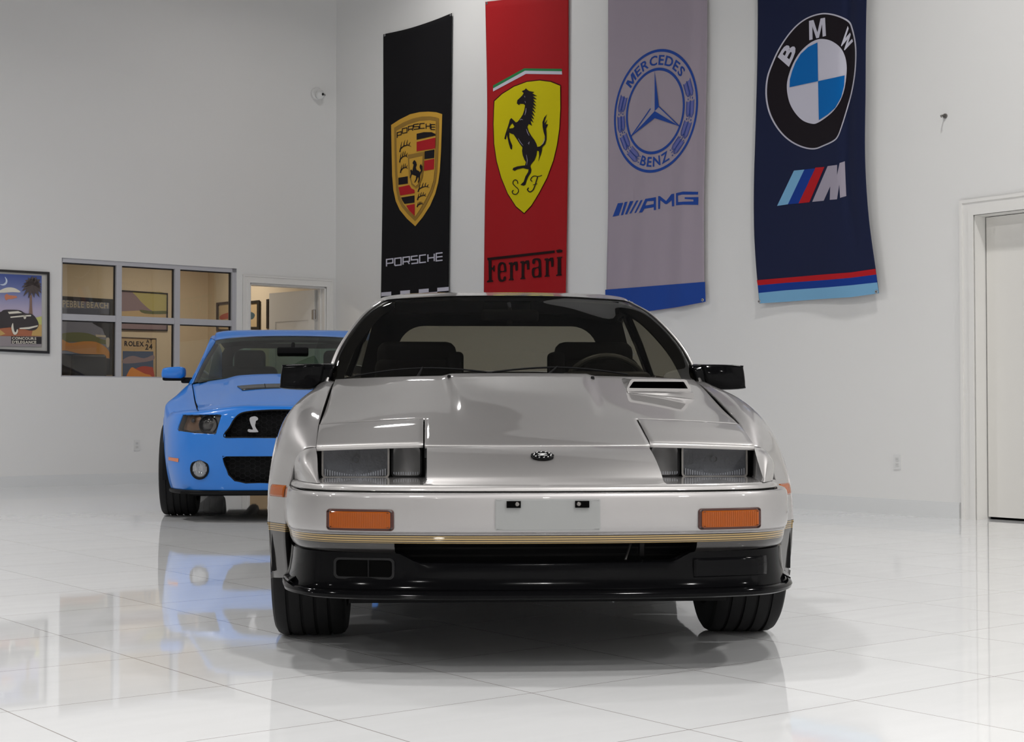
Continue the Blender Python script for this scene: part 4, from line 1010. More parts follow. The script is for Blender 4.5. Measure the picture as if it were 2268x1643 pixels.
for t in [0, .015, .03, .05, .07, .09, .13] + frange(.18, 1, 16):
    rr = []
    for x in frange(-XC, XC, 36):
        y0 = ytop(x); y1 = -.587 + .012 * (x / XI) ** 2; rr.append(Vector((x, lerp(y0, y1, t), interp(PN, t) - .0105 * (abs(x) / .7) ** 2.2)))
    rr = [Vector((p.x, p.y, p.z if t > 0 else .552)) for p in rr]
    rows.append(rr)
mb.grid(rows)
edgeR = [r_[-1] for r_ in rows]          # inner side wall of the lamp recess
SH = lambda y: lerp(.5515, .5585, (y + .87) / .4)
for s in (-1, 1):
    mb.grid([[Vector((s * p.x, p.y, p.z)) for p in edgeR], [Vector((s * (p.x + .006), p.y, min(p.z, SH(p.y) + .004))) for p in edgeR], [Vector((s * (p.x + .012), p.y, min(p.z, SH(p.y)))) for p in edgeR]])
    # shelf under the lamps
    mb.grid([[Vector((s * x, lerp(ytop(x), -.46, t), SH(lerp(ytop(x), -.46, t)) if t > 0 else .552)) for x in frange(XC, .674, 16)] for t in frange(0, 1, 10)])
    # corner cap between recess and fender
    r0 = [(.668, -.764, .552), (.672, -.70, .580), (.680, -.60, .622), (.6915, -.508, .652)]
    r1 = [(.668, -.764, .552), (.690, -.695, .583), (.715, -.60, .622), (.732, -.484, .642)]
    r2 = [(.668, -.764, .552), (.700, -.695, .570), (.732, -.61, .598), (.760, -.458, .610)]
    r3 = [(.668, -.764, .552), (.699, -.702, .552), (.727, -.617, .552), (.7615, -.452, .552)]
    cap = patch([r0, r1, r2, r3], 12, 18)
    mb.grid([[Vector((s * p.x, p.y, p.z)) for p in r_] for r_ in cap])
    mb.grid([[Vector((s * p.x, p.y, p.z)) for p in cap[0]], [Vector((s * (p.x - .004), p.y, min(p.z, SH(p.y) + .004))) for p in cap[0]], [Vector((s * (p.x - .008), p.y, min(p.z, SH(p.y)))) for p in cap[0]]])
nose = mb.build('nose_panel', M_silver, car1, angle=42)
# inner dark structure below hood and lids, shows in the panel gaps
rows = [[Vector((x, y, S(x, y) - .030)) for x in frange(-.72, .72, 16)] for y in frange(-.20, .60, 16)]
mb = MB().grid(rows); mb.grid([[Vector((x, y, S(x, y) - .028)) for x in frange(-.352, .352, 10)] for y in frange(-.60, -.20, 8)])
mb.build('engine_bay_liner', M_mblack, car1)
# ---- lamps in the recesses
for s in (-1, 1):
    mb = MB()
    mb.box((.350, -.46, .553), (.695, -.43, .652)); mb.box((.690, -.50, .56), (.694, -.24, .645)); mb.box((.349, -.515, .558), (.352, -.24, .640))
    h = mb
    h.v = [Vector((s * v.x, v.y, v.z)) for v in h.v]
    house = h.build('lamp_housing', M_mblack, car1, smooth=False)
    for (x0, x1, z0, z1, nm, lab) in ((.468, .668, .560, .655, 'headlamp', None), (.366, .450, .562, .655, 'driving_lamp', None)):
        cx = (x0 + x1) / 2; cz_ = (z0 + z1) / 2 - .01
        fr = MB()
        o_ = rrect(x0 - .006, z0 - .004, x1 + .006, z1, .012); i_ = rrect(x0, z0, x1, z1 - .004, .010); nO = len(o_)
        vs = [Vector((s * x, -.494, z)) for x, z in o_] + [Vector((s * x, -.494, z)) for x, z in i_] + [Vector((s * x, -.470, z)) for x, z in i_]
        fs = [(k, (k + 1) % nO, nO + (k + 1) % nO, nO + k) for k in range(nO)] + [(nO + k, nO + (k + 1) % nO, 2 * nO + (k + 1) % nO, 2 * nO + k) for k in range(nO)]
        lamp = fr.add(vs, fs).build(nm, M_dsteel if nm == 'headlamp' else M_mblack, car1, smooth=False)
        rows = []
        for v in frange(0, 1, 14):
            rr = []
            for u in frange(0, 1, 24):
                x = lerp(x0, x1, u); z = lerp(z0, z1, v); d = min(1, ((x - cx) / (x1 - x0) * 2) ** 2 * .8 + ((z - cz_) / (z1 - z0) * 2) ** 2 * .5)
                rr.append(Vector((s * x, -.488 + .022 * (1 - d), z)))
            rows.append(rr)
        MB().grid(rows).build('reflector', M_refl if nm == 'headlamp' else M_dsteel, lamp)
        gl = MB(); i2 = rrect(x0, z0, x1, z1 - .003, .010)
        gl.add([Vector((s * x, -.4935, z)) for x, z in i2], [tuple(range(len(i2)))]); gl.build('lens', M_lensg, lamp, smooth=False)
        fl = MB()
        for k in range(int((x1 - x0) / .0075)):
            x = x0 + .006 + k * .0075
            zt_ = z0 + (.012 if nm == 'driving_lamp' else .006 + .020 * abs((x - cx) / (x1 - x0) * 2) ** 1.5)
            fl.box((x, -.4925, z0 + .003), (x + .0025, -.489, zt_))
        fl.v = [Vector((s * v.x, v.y, v.z)) for v in fl.v]
        fl.build('lens_flutes', mat('flute_glass', (.48, .49, .52), .12, coat=1.0), lamp, smooth=False)
        if nm == 'headlamp':
            bl = MB(); bl.lathe([(0, -.002), (.008, 0), (.010, .006), (.010, .02)], Matrix.Translation((s * cx, -.462, .612)) @ MX((0, 0, 0), (1, 0, 0), (0, 0, 1)), 20); bl.build('bulb_shield', M_dsteel, lamp)
# ---- badge on the nose
slope = math.atan2(.030, .098)
Mbg = Matrix.Translation((.002, -.722, .6285)) @ Matrix.Rotation(slope, 4, 'X')
mb = MB(); n = 96; prof = []
pts = []
for k in range(n):
    a_ = 2 * math.pi * k / n; r_ = .0335 + (.0018 if (k // 4) % 2 == 0 else 0); pts.append((r_ * math.cos(a_), r_ * math.sin(a_)))
mb.prism(pts, 0, .0045, Mbg); bg = mb.build('hood_badge', M_mblack, car1, smooth=False)
MB().lathe([(.0315, .0045), (.0305, .0062), (.0200, .0066), (.0190, .0048)], Mbg, 48).build('badge_ring', M_gblack, bg)
a = Art()
a.poly([(x * 1000, y * 1000) for x, y in ((-.013, .007), (.014, .007), (.014, .0045), (.001, -.0035), (.014, -.0035), (.014, -.0075), (-.014, -.0075), (-.014, -.005), (-.001, .003), (-.013, .003))])
M_rimw = mat('badge_silver', (.55, .55, .55), .4)
ab = a.build('badge_letter', M_rimw, bg, lambda x, y: Mbg @ Vector((x / 1000, y / 1000 * 1.5, .0070)))
mb = MB()
for k in range(12):
    a_ = 2 * math.pi * k / 12 + .1; mb.lathe([(0, .0090), (.0024, .0080), (.0030, .0062)], Mbg @ Matrix.Translation((.0262 * math.cos(a_), .0262 * math.sin(a_), 0)), 10)
mb.build('badge_studs', M_chrome, bg)
# ---- bumper
lv = [(-.030, .5290), (-.014, .5305), (-.006, .5285), (-.0015, .5230), (.0005, .514), (.002, .49), (.002, .46), (.001, .435), (-.001, .4235), (-.0035, .4185), (-.008, .4165), (-.009, .4150), (-.006, .4125), (-.006, .4105), (-.008, .4085), (-.010, .398), (-.012, .386), (-.018, .3835), (-.03, .383)]
bump = bev(MB().grid(ring_loft(olB, lv)).build('bumper', M_two, car1, angle=30), .001)
bump['label'] = 'silver bumper with gold pinstripes'
iV = next(i for i, p in enumerate(olB) if p[0] > .425)
for s in (-1, 1):
    def vf(k, x, li, d, z): return (d - .014 * max(0, (k - .55) / .45) ** 2 * li / 5, z + .0 + (.012 * max(0, (k - .7) / .3) * li / 5))
    rows = ring_loft(olB, [(-.0125, .3855), (-.0135, .378), (-.018, .368), (-.028, .359), (-.045, .353), (-.08, .350)], mirror=False, i0=iV, fn=vf)
    rows = [[Vector((s * p.x, p.y, p.z)) for p in r_] for r_ in rows]
    MB().grid(rows).build('bumper_valance', mat('charcoal_paint', (0.03, 0.028, 0.027), 0.3, 0.4, .6), car1)
def B(x, z, off, ol=olB):
    """point on the bumper face at x, standing off outward"""
    ax_ = abs(x); sg = 1 if x >= 0 else -1
    for a, b in zip(ol, ol[1:]):
        if a[0] <= ax_ <= b[0]:
            t = (ax_ - a[0]) / max(b[0] - a[0], 1e-6); y = lerp(a[1], b[1], t); nx = lerp(a[2], b[2], t); ny = lerp(a[3], b[3], t)
            return Vector((sg * (ax_ + nx * off), y + ny * off, z))
    a = ol[-1]; return Vector((sg * (a[0] + a[2] * off), a[1] + a[3] * off, z))
def plate_on(x0, x1, z0, z1, r, o0, o1, s=1, rim=0.004):
    """rounded plate that follows the bumper face"""
    def dens(P):
        out = []
        for i, a in enumerate(P):
            b = P[(i + 1) % len(P)]; k = 16 if math.hypot(b[0] - a[0], b[1] - a[1]) > .02 else 1
            out += [(lerp(a[0], b[0], j / k), lerp(a[1], b[1], j / k)) for j in range(k)]
        return out
    mb = MB(); pts = dens(rrect(x0, z0, x1, z1, r, 6)); pin = dens(rrect(x0 + rim, z0 + rim, x1 - rim, z1 - rim, max(r - rim, .001), 6)); n = len(pts)
    if len(pin) != n: pts = rrect(x0, z0, x1, z1, r, 6); pin = rrect(x0 + rim, z0 + rim, x1 - rim, z1 - rim, max(r - rim, .001), 6); n = len(pts)
    v = [B(s * x, z, o0) for x, z in pts] + [B(s * x, z, o1 - .0012) for x, z in pts] + [B(s * x, z, o1) for x, z in pin]
    f = [(k, (k + 1) % n, n + (k + 1) % n, n + k) for k in range(n)] + [(n + k, n + (k + 1) % n, 2 * n + (k + 1) % n, 2 * n + k) for k in range(n)]
    # fill the face in vertical slices so it keeps the curve
    m = 2 * n
    mb.add(v, f)
    cols = 14; rows = []
    for i in range(cols + 1):
        x = lerp(x0 + rim, x1 - rim, i / cols); dx = min(x - x0 - rim, x1 - rim - x); rr = max(r - rim, .001); c = 0 if dx >= rr else rr - math.sqrt(max(rr * rr - (rr - dx) ** 2, 0))
        rows.append([B(s * x, lerp(z0 + rim + c, z1 - rim - c, j / 4), o1) for j in range(5)])
    mb.grid(rows); return mb
fp = plate_on(-.1505, .1505, .4235, .5140, .005, -.002, .0085).build('plate_filler_panel', M_plate, car1, angle=30)
fp['label'] = 'blank grey licence plate filler panel'
for s in (-1, 1):
    mb = MB(); mb.box((s * .078, -.9655, .4895), (s * .118, -.9575, .5085)); sl = mb.build('mounting_slot', M_gap, fp, smooth=False)
    c = Matrix.Translation((s * .088, -.9655, .500)) @ MX((0, 0, 0), (1, 0, 0), (0, 0, 1))
    MB().lathe([(0, .003), (.005, .0025), (.0065, 0)], c, 20).build('screw', M_dsteel, sl)
    ts = plate_on(.4385, .6320, .4215, .4830, .010, -.004, .0075, s, .003).build('turn_signal', M_amberd, car1, angle=30)
    ts['label'] = 'amber turn signal in a dark bezel'
    plate_on(.4480, .6225, .4285, .4765, .006, .003, .0105, s, .002).build('amber_lens', M_amber, ts, angle=30)
    mb = MB()
    for k in range(26):
        x = .452 + k * .0065; p = [B(s * x, .431, .0108), B(s * x, .474, .0108)]; mb.tube(p, .0010, 5)
    mb.build('lens_ribs', M_amber, ts)
# ---- fender sections (half), listed front to back: (x, z) from the hood gap to the sill
FS = {-.446: [(.6945, .652), (.722, .650), (.745, .632), (.762, .600), (.7735, .552), (.784, .500), (.790, .42), (.790, .35), (.780, .24)],
      -.34: [(.6975, .690), (.734, .690), (.768, .674), (.798, .640), (.822, .590), (.842, .520), (.852, .43), (.852, .35), (.840, .23)],
      -.24: [(.7010, .722), (.744, .724), (.782, .711), (.816, .678), (.842, .625), (.862, .545), (.874, .44), (.876, .35), (.866, .23)],
      -.08: [(.7010, .762), (.745, .767), (.789, .758), (.827, .724), (.853, .670), (.872, .585), (.881, .47), (.880, .37), (.870, .28)],
      .08: [(.7010, .796), (.746, .801), (.790, .793), (.829, .758), (.856, .702), (.873, .612), (.882, .49), (.880, .38), (.870, .28)],
      .26: [(.7010, .832), (.740, .835), (.780, .824), (.818, .788), (.846, .728), (.864, .635), (.873, .51), (.871, .39), (.860, .28)],
      .50: [(.7010, .868), (.730, .869), (.765, .852), (.799, .812), (.827, .750), (.846, .650), (.854, .52), (.852, .40), (.840, .25)],
      .62: [(.7015, .880), (.735, .880), (.769, .861), (.800, .815), (.827, .748), (.845, .648), (.852, .52), (.850, .40), (.836, .25)],
      .74: [(.7300, .886), (.752, .880), (.778, .858), (.806, .812), (.828, .745), (.843, .645), (.849, .52), (.846, .40), (.832, .25)],
      1.30: [(.735, .905), (.754, .898), (.782, .868), (.810, .815), (.830, .745), (.843, .645), (.849, .52), (.846, .40), (.832, .25)],
      1.85: [(.720, .935), (.745, .925), (.780, .890), (.812, .830), (.838, .750), (.860, .650), (.870, .52), (.868, .40), (.850, .25)],
      2.35: [(.700, .955), (.735, .945), (.775, .905), (.815, .840), (.850, .750), (.880, .650), (.892, .52), (.888, .40), (.870, .26)],
      2.90: [(.660, .955), (.700, .945), (.745, .905), (.785, .840), (.815, .750), (.835, .650), (.840, .52), (.835, .42), (.800, .33)],
      3.38: [(.600, .900), (.640, .890), (.690, .860), (.720, .800), (.745, .720), (.760, .620), (.765, .52), (.760, .44), (.720, .38)]}
FY = sorted(FS)
def make_side(FS, car):
    FY = sorted(FS); PR = {y: spline([(x, y, z) for x, z in FS[y]], 56) for y in FY}
    TX = [[(yy, PR[yy][k].x) for yy in FY] for k in range(57)]; TZ = [[(yy, PR[yy][k].z) for yy in FY] for k in range(57)]
    def side(y, k): return Vector((interp(TX[k], y), y, interp(TZ[k], y)))
    def at_z(y, z):
        p = [side(y, k) for k in range(57)]; k = min(range(56), key=lambda k: abs((p[k].z + p[k + 1].z) / 2 - z)); t = (z - p[k].z) / ((p[k + 1].z - p[k].z) or 1e-6)
        return p[k].x + (p[k + 1].x - p[k].x) * max(-.5, min(1.5, t))
    def panel(name, y0, y1, n, s, m, axle=None, rad=.352, zc=.318, width=.003):
        mb = MB().grid([[side(y, k) for k in range(57)] for y in frange(y0, y1, n)])
        if axle is not None:
            ins = [math.hypot(v.y - axle, v.z - zc) < rad for v in mb.v]
            keep = [f for f in mb.f if not all(ins[i] for i in f)]
            for i in set(i for f in keep for i in f):
                v = mb.v[i]
                if ins[i]:
                    d = math.hypot(v.y - axle, v.z - zc) or 1e-6; mb.v[i] = Vector((v.x, axle + (v.y - axle) / d * rad, zc + (v.z - zc) / d * rad))
            mb.f = keep
        mb.v = [Vector((s * v.x, v.y, v.z)) for v in mb.v]
        o = clean(mb.build(name, m, car, angle=50, solid=.014)); bev(o, width)
        if axle is not None:
            pts = []
            for a_ in frange(-8, 188, 50):
                y = axle + (rad + .002) * math.cos(R(a_)); z = zc + (rad + .002) * math.sin(R(a_))
                if y0 + .01 < y < y1 - .01 and z > side(y, 56).z: pts.append((s * (at_z(y, z) - .003), y, z))
            MB().tube(pts, .006, 8).build('arch_lip', m, o)
        return o
    return side, at_z, panel
def clean(o):
    me = o.data; bm = bmesh.new(); bm.from_mesh(me)
    bmesh.ops.delete(bm, geom=[v for v in bm.verts if not v.link_faces], context='VERTS'); bm.to_mesh(me); bm.free(); return o
side, side_x, panel1 = make_side(FS, car1)
for s in (-1, 1):
    f = panel1('front_fender', -.446, .735, 80, s, M_two, 0.0)
    d = panel1('door', .742, 1.795, 30, s, M_two)
    q_ = panel1('rear_quarter', 1.802, 3.38, 90, s, M_two, 2.32)
    MB().bbox((s * .850, 1.60, .735), (s * .842, 1.74, .765), .004).build('door_handle', M_mblack, d)
    # side marker lamp just behind the bumper seam
    rows = []
    for y in frange(-.428, -.335, 10):
        rr = []
        for j in range(7):
            z = lerp(.492, .530, j / 6); rr.append(Vector((s * (side_x(y, z) + .0045 - (.003 if j in (0, 6) else 0)), y, z)))
        rows.append(rr)
    sm = MB().grid(rows).build('side_marker', M_amber, car1, solid=.004)
    # wheel well liner
    for ax_ in (0.0, 2.32):
        mb = MB(); rows = []
        for a_ in frange(-10, 190, 24): rows.append([Vector((s * x, ax_ + .372 * math.cos(R(a_)), .318 + .372 * math.sin(R(a_)))) for x in (.46, .84)])
        mb.grid(rows); n0 = len(rows)
        mb.add([Vector((s * .46, ax_, .318))] + [r_[0] for r_ in rows], [(0, i, i + 1) for i in range(1, n0)])
        mb.build('wheel_well_liner', M_mblack, car1)
# ---- lower front: air dam, duct, lip, radiator opening
OUT_A = [(0, -.905), (.20, -.902), (.40, -.888), (.54, -.862), (.63, -.828), (.690, -.775), (.732, -.70), (.755, -.61), (.768, -.52), (.774, -.44)]
olA = outline_fn(OUT_A, 80)
def afn(k, x, li, d, z):
    if li <= 1:
        top = lerp(.332, .362, sstep(.36, .44, x)); return (d, top - (.006 if li == 1 else 0) + (0.0))
    return (d, z)
rows = ring_loft(olA, [(-.02, .355), (-.002, .35), (0, .322), (.003, .29), (.008, .262), (.014, .252), (.010, .246)], fn=afn)
dam = MB().grid(rows).build('air_dam', M_gblack, car1, angle=40)
OUT_L = [(0, -.950), (.22, -.947), (.42, -.930), (.57, -.898), (.665, -.850), (.722, -.785), (.763, -.70), (.780, -.61), (.788, -.53), (.790, -.45)]
olL = outline_fn(OUT_L, 80)
def lfn(k, x, li, d, z):
    up = .008 * sstep(.55, 1.0, k); return (d, z + up)
lipm = MB().grid(ring_loft(olL, [(-.045, .250), (-.020, .2515), (-.006, .2500), (.0, .246), (.003, .239), (.000, .230), (-.010, .2255), (-.05, .2245), (-.12, .226)], fn=lfn)).build('lip_spoiler', M_gblack, car1, angle=40)
# outer ends of the lip: small turned-up wings
for s in (-1, 1):
    w1 = patch([[(s * .788, -.47, .258), (s * .786, -.56, .258), (s * .768, -.66, .258), (s * .755, -.73, .262)], [(s * .776, -.47, .268), (s * .774, -.56, .268), (s * .752, -.65, .268), (s * .74, -.71, .270)], [(s * .760, -.47, .268), (s * .760, -.56, .274), (s * .742, -.64, .278), (s * .725, -.70, .28)], [(s * .745, -.47, .266), (s * .745, -.56, .27), (s * .73, -.64, .27), (s * .71, -.69, .265)]], 8, 12)
    MB().grid(w1).build('lip_wing', M_gblack, car1, solid=.004)
def A_(x, z, off): return B(x, z, off, olA)
# brake duct opening on the left, blank cover on the right
def frame_on(pts_o, pts_i, o0, o1, fn):
    n = len(pts_o); v = [fn(x, z, o0) for x, z in pts_o] + [fn(x, z, o1) for x, z in pts_o] + [fn(x, z, o1) for x, z in pts_i] + [fn(x, z, o0 - .03) for x, z in pts_i]
    f = [(a * n + k, a * n + (k + 1) % n, (a + 1) * n + (k + 1) % n, (a + 1) * n + k) for a in range(3) for k in range(n)]
    return MB().add(v, f)
po = [(-x, z) for x, z in rrect(.437, .280, .612, .341, .014)]; pi_ = [(-x, z) for x, z in rrect(.444, .286, .605, .335, .011)]
du = frame_on(po, pi_, .0, .007, A_).build('brake_duct', mat('duct_plastic', (.005, .005, .0055), .35, spec=.25), dam, angle=40)
mb = MB()
for i in range(9):
    pass
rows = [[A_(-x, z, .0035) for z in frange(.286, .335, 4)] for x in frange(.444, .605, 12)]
MB().grid(rows).build('duct_shade', M_gap, du); MB().tube([A_(-.512, .286, .006), A_(-.512, .335, .006)], .0025).build('duct_divider', M_mblack, du)  # plain black sheet stands for the shade inside the duct opening
rows = [[A_(x, z, .004 + .002 * math.sin((z - .275) / .06 * 3.14)) for z in frange(.277, .337, 6)] for x in frange(.43, .66, 16)]
MB().grid(rows).build('duct_cover', M_gblack, dam, solid=.004)
# opening behind the bumper bar
mb = MB(); mb.box((-.46, -.70, .23), (.46, -.66, .47)); mb.build('radiator', M_mblack, car1, smooth=False)
mb = MB()
for k in range(10): mb.box((-.45, -.708, .24 + k * .022), (.45, -.70, .246 + k * .022))
mb.build('radiator_fins', M_dsteel if False else M_int2, car1, smooth=False)
mb = MB(); mb.tube([(.235, -.86, .330), (.262, -.80, .385)], .0035); mb.build('tie_rod', M_dsteel, car1)
mb = MB(); mb.bbox((.285, -.80, .335), (.300, -.78, .39), .002); mb.build('bracket', M_int2, car1)
mb = MB(); mb.box((-.70, -.80, .232), (.70, -.62, .246)); mb.box((-.58, -.62, .18), (.58, 3.2, .20)); mb.box((-.80, .40, .185), (.80, 1.95, .24)); mb.build('underbody_light_block', M_mblack, car1, smooth=False)  # black floor plates added to block light and keep the underside dark
mb = MB(); mb.tube([(-.55, 0, .24), (.55, 0, .24)], .03); mb.tube([(-.55, 2.32, .28), (.55, 2.32, .28)], .04); mb.bbox((-.25, -.2, .13), (.25, .35, .22), .03); mb.build('axle_carrier', M_mblack, car1)
# ---- wheels
def wheel(parent, x, y, Rt, Wt, s, rim_m, label=None, tread=M_tyre):
    Mw = Matrix.Translation((x, y, Rt)) @ MX((0, 0, 0), (0, 1, 0), (0, 0, 1))       # local z -> +x
    hw = Wt / 2
    prof = [(Rt * .66, -hw * .82), (Rt * .70, -hw * .96), (Rt * .82, -hw * 1.0), (Rt * .93, -hw * .97), (Rt * .972, -hw * .90), (Rt * .992, -hw * .80)]
    tr = []
    for c in (-.55, -.18, .18, .55):
        tr += [(Rt * .999, hw * (c - .045)), (Rt * .976, hw * (c - .035)), (Rt * .976, hw * (c + .035)), (Rt * .999, hw * (c + .045))]
    prof = prof + tr + [(r_, -h_) for r_, h_ in prof[::-1]]
    t = MB().lathe(prof, Mw, 72).build('tyre', tread, parent, angle=25)
    rp_ = [(Rt * .66, -hw * .82), (Rt * .63, -hw * .78), (Rt * .60, 0), (Rt * .63, hw * .78), (Rt * .66, hw * .82)]
    rim = MB().lathe(rp_, Mw, 48); o1 = hw * .55 * s
    rim.lathe([(0, o1 + .01 * s), (Rt * .14, o1 + .01 * s), (Rt * .16, o1)], Mw, 24)
    for k in range(7):
        a_ = 2 * math.pi * k / 7; Mk = Mw @ Matrix.Rotation(a_, 4, 'Z')
        rim.bbox((Rt * .08, -Rt * .06, o1 - .012), (Rt * .64, Rt * .06, o1 + .008), .006, Mk)
    rm = rim.build('rim', rim_m, t, angle=40)
    MB().lathe([(0, hw * .1 * s), (Rt * .48, hw * .1 * s), (Rt * .48, hw * .02 * s)], Mw, 32).build('brake_disc', M_dsteel, t)
    return t
M_rim = mat('silver_alloy', (.5, .5, .5), .3, .9)
for s in (-1, 1):
    wheel(car1, s * .733, 0.0, .318, .245, s, M_rim); wheel(car1, s * .742, 2.32, .318, .245, s, M_rim)
# ---- cowl and windscreen
mb = MB()
mb.grid([[Vector((x, yrear(x) - .004, S(x, yrear(x)) - .012)) for x in frange(-.71, .71, 30)], [Vector((x, yrear(x) + .05, S(x, yrear(x)) - .010)) for x in frange(-.71, .71, 30)]])
mb.build('cowl', M_mblack, car1)
def mir(r_): return [(-x, y, z) for x, y, z in reversed(r_[1:])] + r_
ws0 = mir([(0, .445, .897), (.30, .468, .895), (.55, .545, .888), (.695, .635, .878), (.728, .665, .873)])
ws1 = mir([(0, .70, 1.040), (.29, .722, 1.037), (.52, .785, 1.024), (.655, .822, 1.027), (.684, .845, 1.021)])
ws2 = mir([(0, .95, 1.163), (.27, .968, 1.160), (.47, 1.015, 1.148), (.575, 1.050, 1.163), (.604, 1.070, 1.158)])
ws3 = mir([(0, 1.205, 1.254), (.24, 1.215, 1.2525), (.40, 1.24, 1.2465), (.496, 1.268, 1.242), (.528, 1.288, 1.236)])
W = patch([ws0, ws1, ws2, ws3], 40, 64)
wsg = MB().grid(W).build('windscreen', M_ws, car1)
def shell_strip(rows, d): return rows
# black ceramic border and top shade band, lying just inside the glass
def inner(p, d=.004): return Vector((p.x * .998, p.y + d, p.z - d * .6))
nu = len(W) - 1; nv = len(W[0]) - 1
mb = MB()
mb.grid([[inner(W[i][j]) for j in range(nv + 1)] for i in range(nu - 3, nu + 1)])          # top
mb.grid([[inner(W[i][j], .005) for j in range(0, 3)] for i in range(nu + 1)]); mb.grid([[inner(W[i][j], .005) for j in range(nv - 2, nv + 1)] for i in range(nu + 1)])
mb.grid([[inner(W[i][j], .006) for j in range(nv + 1)] for i in range(0, 2)])
mb.build('windscreen_border', M_band, wsg)
# rubber and bright moulding round the glass, pillars
edge_l = [W[i][0] for i in range(nu + 1)]
PO = [(.740, .668, .866), (.706, .80, .962), (.664, .955, 1.070), (.612, 1.125, 1.172), (.566, 1.31, 1.236)]
po_s = spline(PO, nu)
for s in (-1, 1):
    g = [Vector((s * abs(p.x), p.y, p.z)) for p in edge_l]; o_ = [p + Vector((s * .014, .010, -.002)) for p in g]
    rows = []
    for a_ in g:
        rows.append([a_ + Vector((s * dx, dy, dz)) for dx, dy, dz in ((0, .003, -.002), (.001, -.004, .004), (.007, -.004, .006), (.013, .001, .004), (.018, .012, -.002), (.019, .030, -.012), (.008, .05, -.026), (-.012, .055, -.032))])
    MB().grid(rows).build('windscreen_pillar', M_silver, car1, angle=60)
    MB().tube([p + Vector((s * .001, -.004, .003)) for p in g[1:]], .0014, 8).build('pillar_seal', M_rubber, wsg)
    # inner pillar trim
    rows = [[g[i] + Vector((-s * .006, .012, -.006)), g[i] + Vector((-s * .045, .045, -.020)), g[i] + Vector((-s * .035, .085, -.03)), g[i] + Vector((-s * .008, .06, -.028))] for i in range(nu + 1)]
    MB().grid(rows).build('pillar_trim', M_int, car1)
MB().tube([p + Vector((0, -.002, .002)) for p in W[nu]], .0018, 8).build('header_seal', M_rubber, wsg)
# ---- roof
def roofpt(x, y):
    zc = interp([(1.20, 1.264), (1.32, 1.280), (1.55, 1.293), (1.80, 1.292), (2.08, 1.276)], y)
    return zc
rows = []
hdr = [p for p in W[nu]]
for t in frange(0, 1, 18):
    rr = []
    for j in range(nv + 1):
        h0_ = hdr[j]; u = (j / nv - .5) * 2; xe = interp([(1.2, .528), (1.5, .565), (2.08, .545)], lerp(h0_.y, 2.08, t)); x = lerp(h0_.x, (h0_.x / .528) * xe, sstep(0, .3, t))
        y = lerp(h0_.y + .004, 2.08 - .05 * u * u, t); dz = .042 * abs(u) ** 2.6 + .0 ; z = roofpt(x, y) - dz
        z = lerp(h0_.z + .004, z, sstep(0, .16, t)); rr.append(Vector((x, y, z)))
    rows.append(rr)
roof = MB().grid(rows).build('roof', M_silver, car1, angle=60)
rail_L = {}
for s in (-1, 1):      # roof side rail: from pillar top along the roof edge down the rear pillar
    e_ = [r_[0] if s < 0 else r_[-1] for r_ in rows]
    out_ = [Vector((s * interp([(0, .530), (.10, .555), (.30, .588), (.5, .60), (1, .600)], i / 18), p.y + .010, interp([(0, 1.240), (.4, 1.240), (1, 1.222)], i / 18))) for i, p in enumerate(e_)]
    MB().grid([[a_, (a_ + b_) / 2 + Vector((s * .004, 0, .006)), b_, b_ + Vector((s * .004, 0, -.02)), b_ + Vector((-s * .02, 0, -.03))] for a_, b_ in zip(e_, out_)]).build('roof_rail', M_silver, car1, angle=60)
# headliner and rear opening surround
rows = [[Vector((x, y, roofpt(x, y) - .045 - .05 * (abs(x) / .56) ** 3)) for x in frange(-.555, .555, 20)] for y in frange(1.30, 2.10, 10)]
MB().grid(rows).build('headliner', M_int, car1)
op = rrect(-.486, .70, .486, 1.176, .13, 8); ou = [(-.66, .70), (-.66, .96), (-.60, 1.20), (-.50, 1.262), (.50, 1.262), (.60, 1.20), (.66, .96), (.66, .70)]
def vert_plate(outer, hole, y, th):
    vs, fs = fill_mesh([[(x * 100, -z * 100) for x, z in outer], [(x * 100, -z * 100) for x, z in hole]])
    return [Vector((x / 100, y, -z / 100)) for x, z in vs], fs
vs, fs = vert_plate(ou, op, 2.10, 0); MB().add(vs, fs).build('rear_window_surround', M_int, car1, smooth=False, solid=.02)
# hatch glass and lid
H0 = mir([(0, 2.09, 1.274), (.25, 2.085, 1.270), (.47, 2.06, 1.248), (.545, 2.03, 1.232)])
H1 = mir([(0, 2.60, 1.155), (.30, 2.59, 1.150), (.52, 2.56, 1.125), (.61, 2.53, 1.100)])
H2 = mir([(0, 3.08, .985), (.33, 3.07, .982), (.53, 3.05, .972), (.60, 3.03, .962)])
Hh = patch([H0, H1, H2], 20, 36)
MB().grid(Hh).build('hatch_glass', M_sg, car1)
L1 = mir([(0, 3.09, .983), (.30, 3.08, .980), (.55, 3.06, .965), (.66, 2.98, .955)]); L2 = mir([(0, 3.42, .925), (.30, 3.41, .92), (.50, 3.39, .912), (.60, 3.37, .900)])
L3 = mir([(0, 3.47, .80), (.35, 3.46, .80), (.65, 3.42, .80), (.735, 3.38, .80)]); L4 = mir([(0, 3.47, .50), (.35, 3.46, .50), (.68, 3.42, .50), (.765, 3.38, .50)]); L5 = mir([(0, 3.44, .32), (.35, 3.43, .32), (.65, 3.41, .34), (.72, 3.38, .38)])
MB().grid(patch([L1, L2], 6, 36)).build('hatch_lid', M_silver, car1); MB().grid(patch([L2, L3, L4, L5], 24, 36)).build('rear_bumper', M_two, car1)
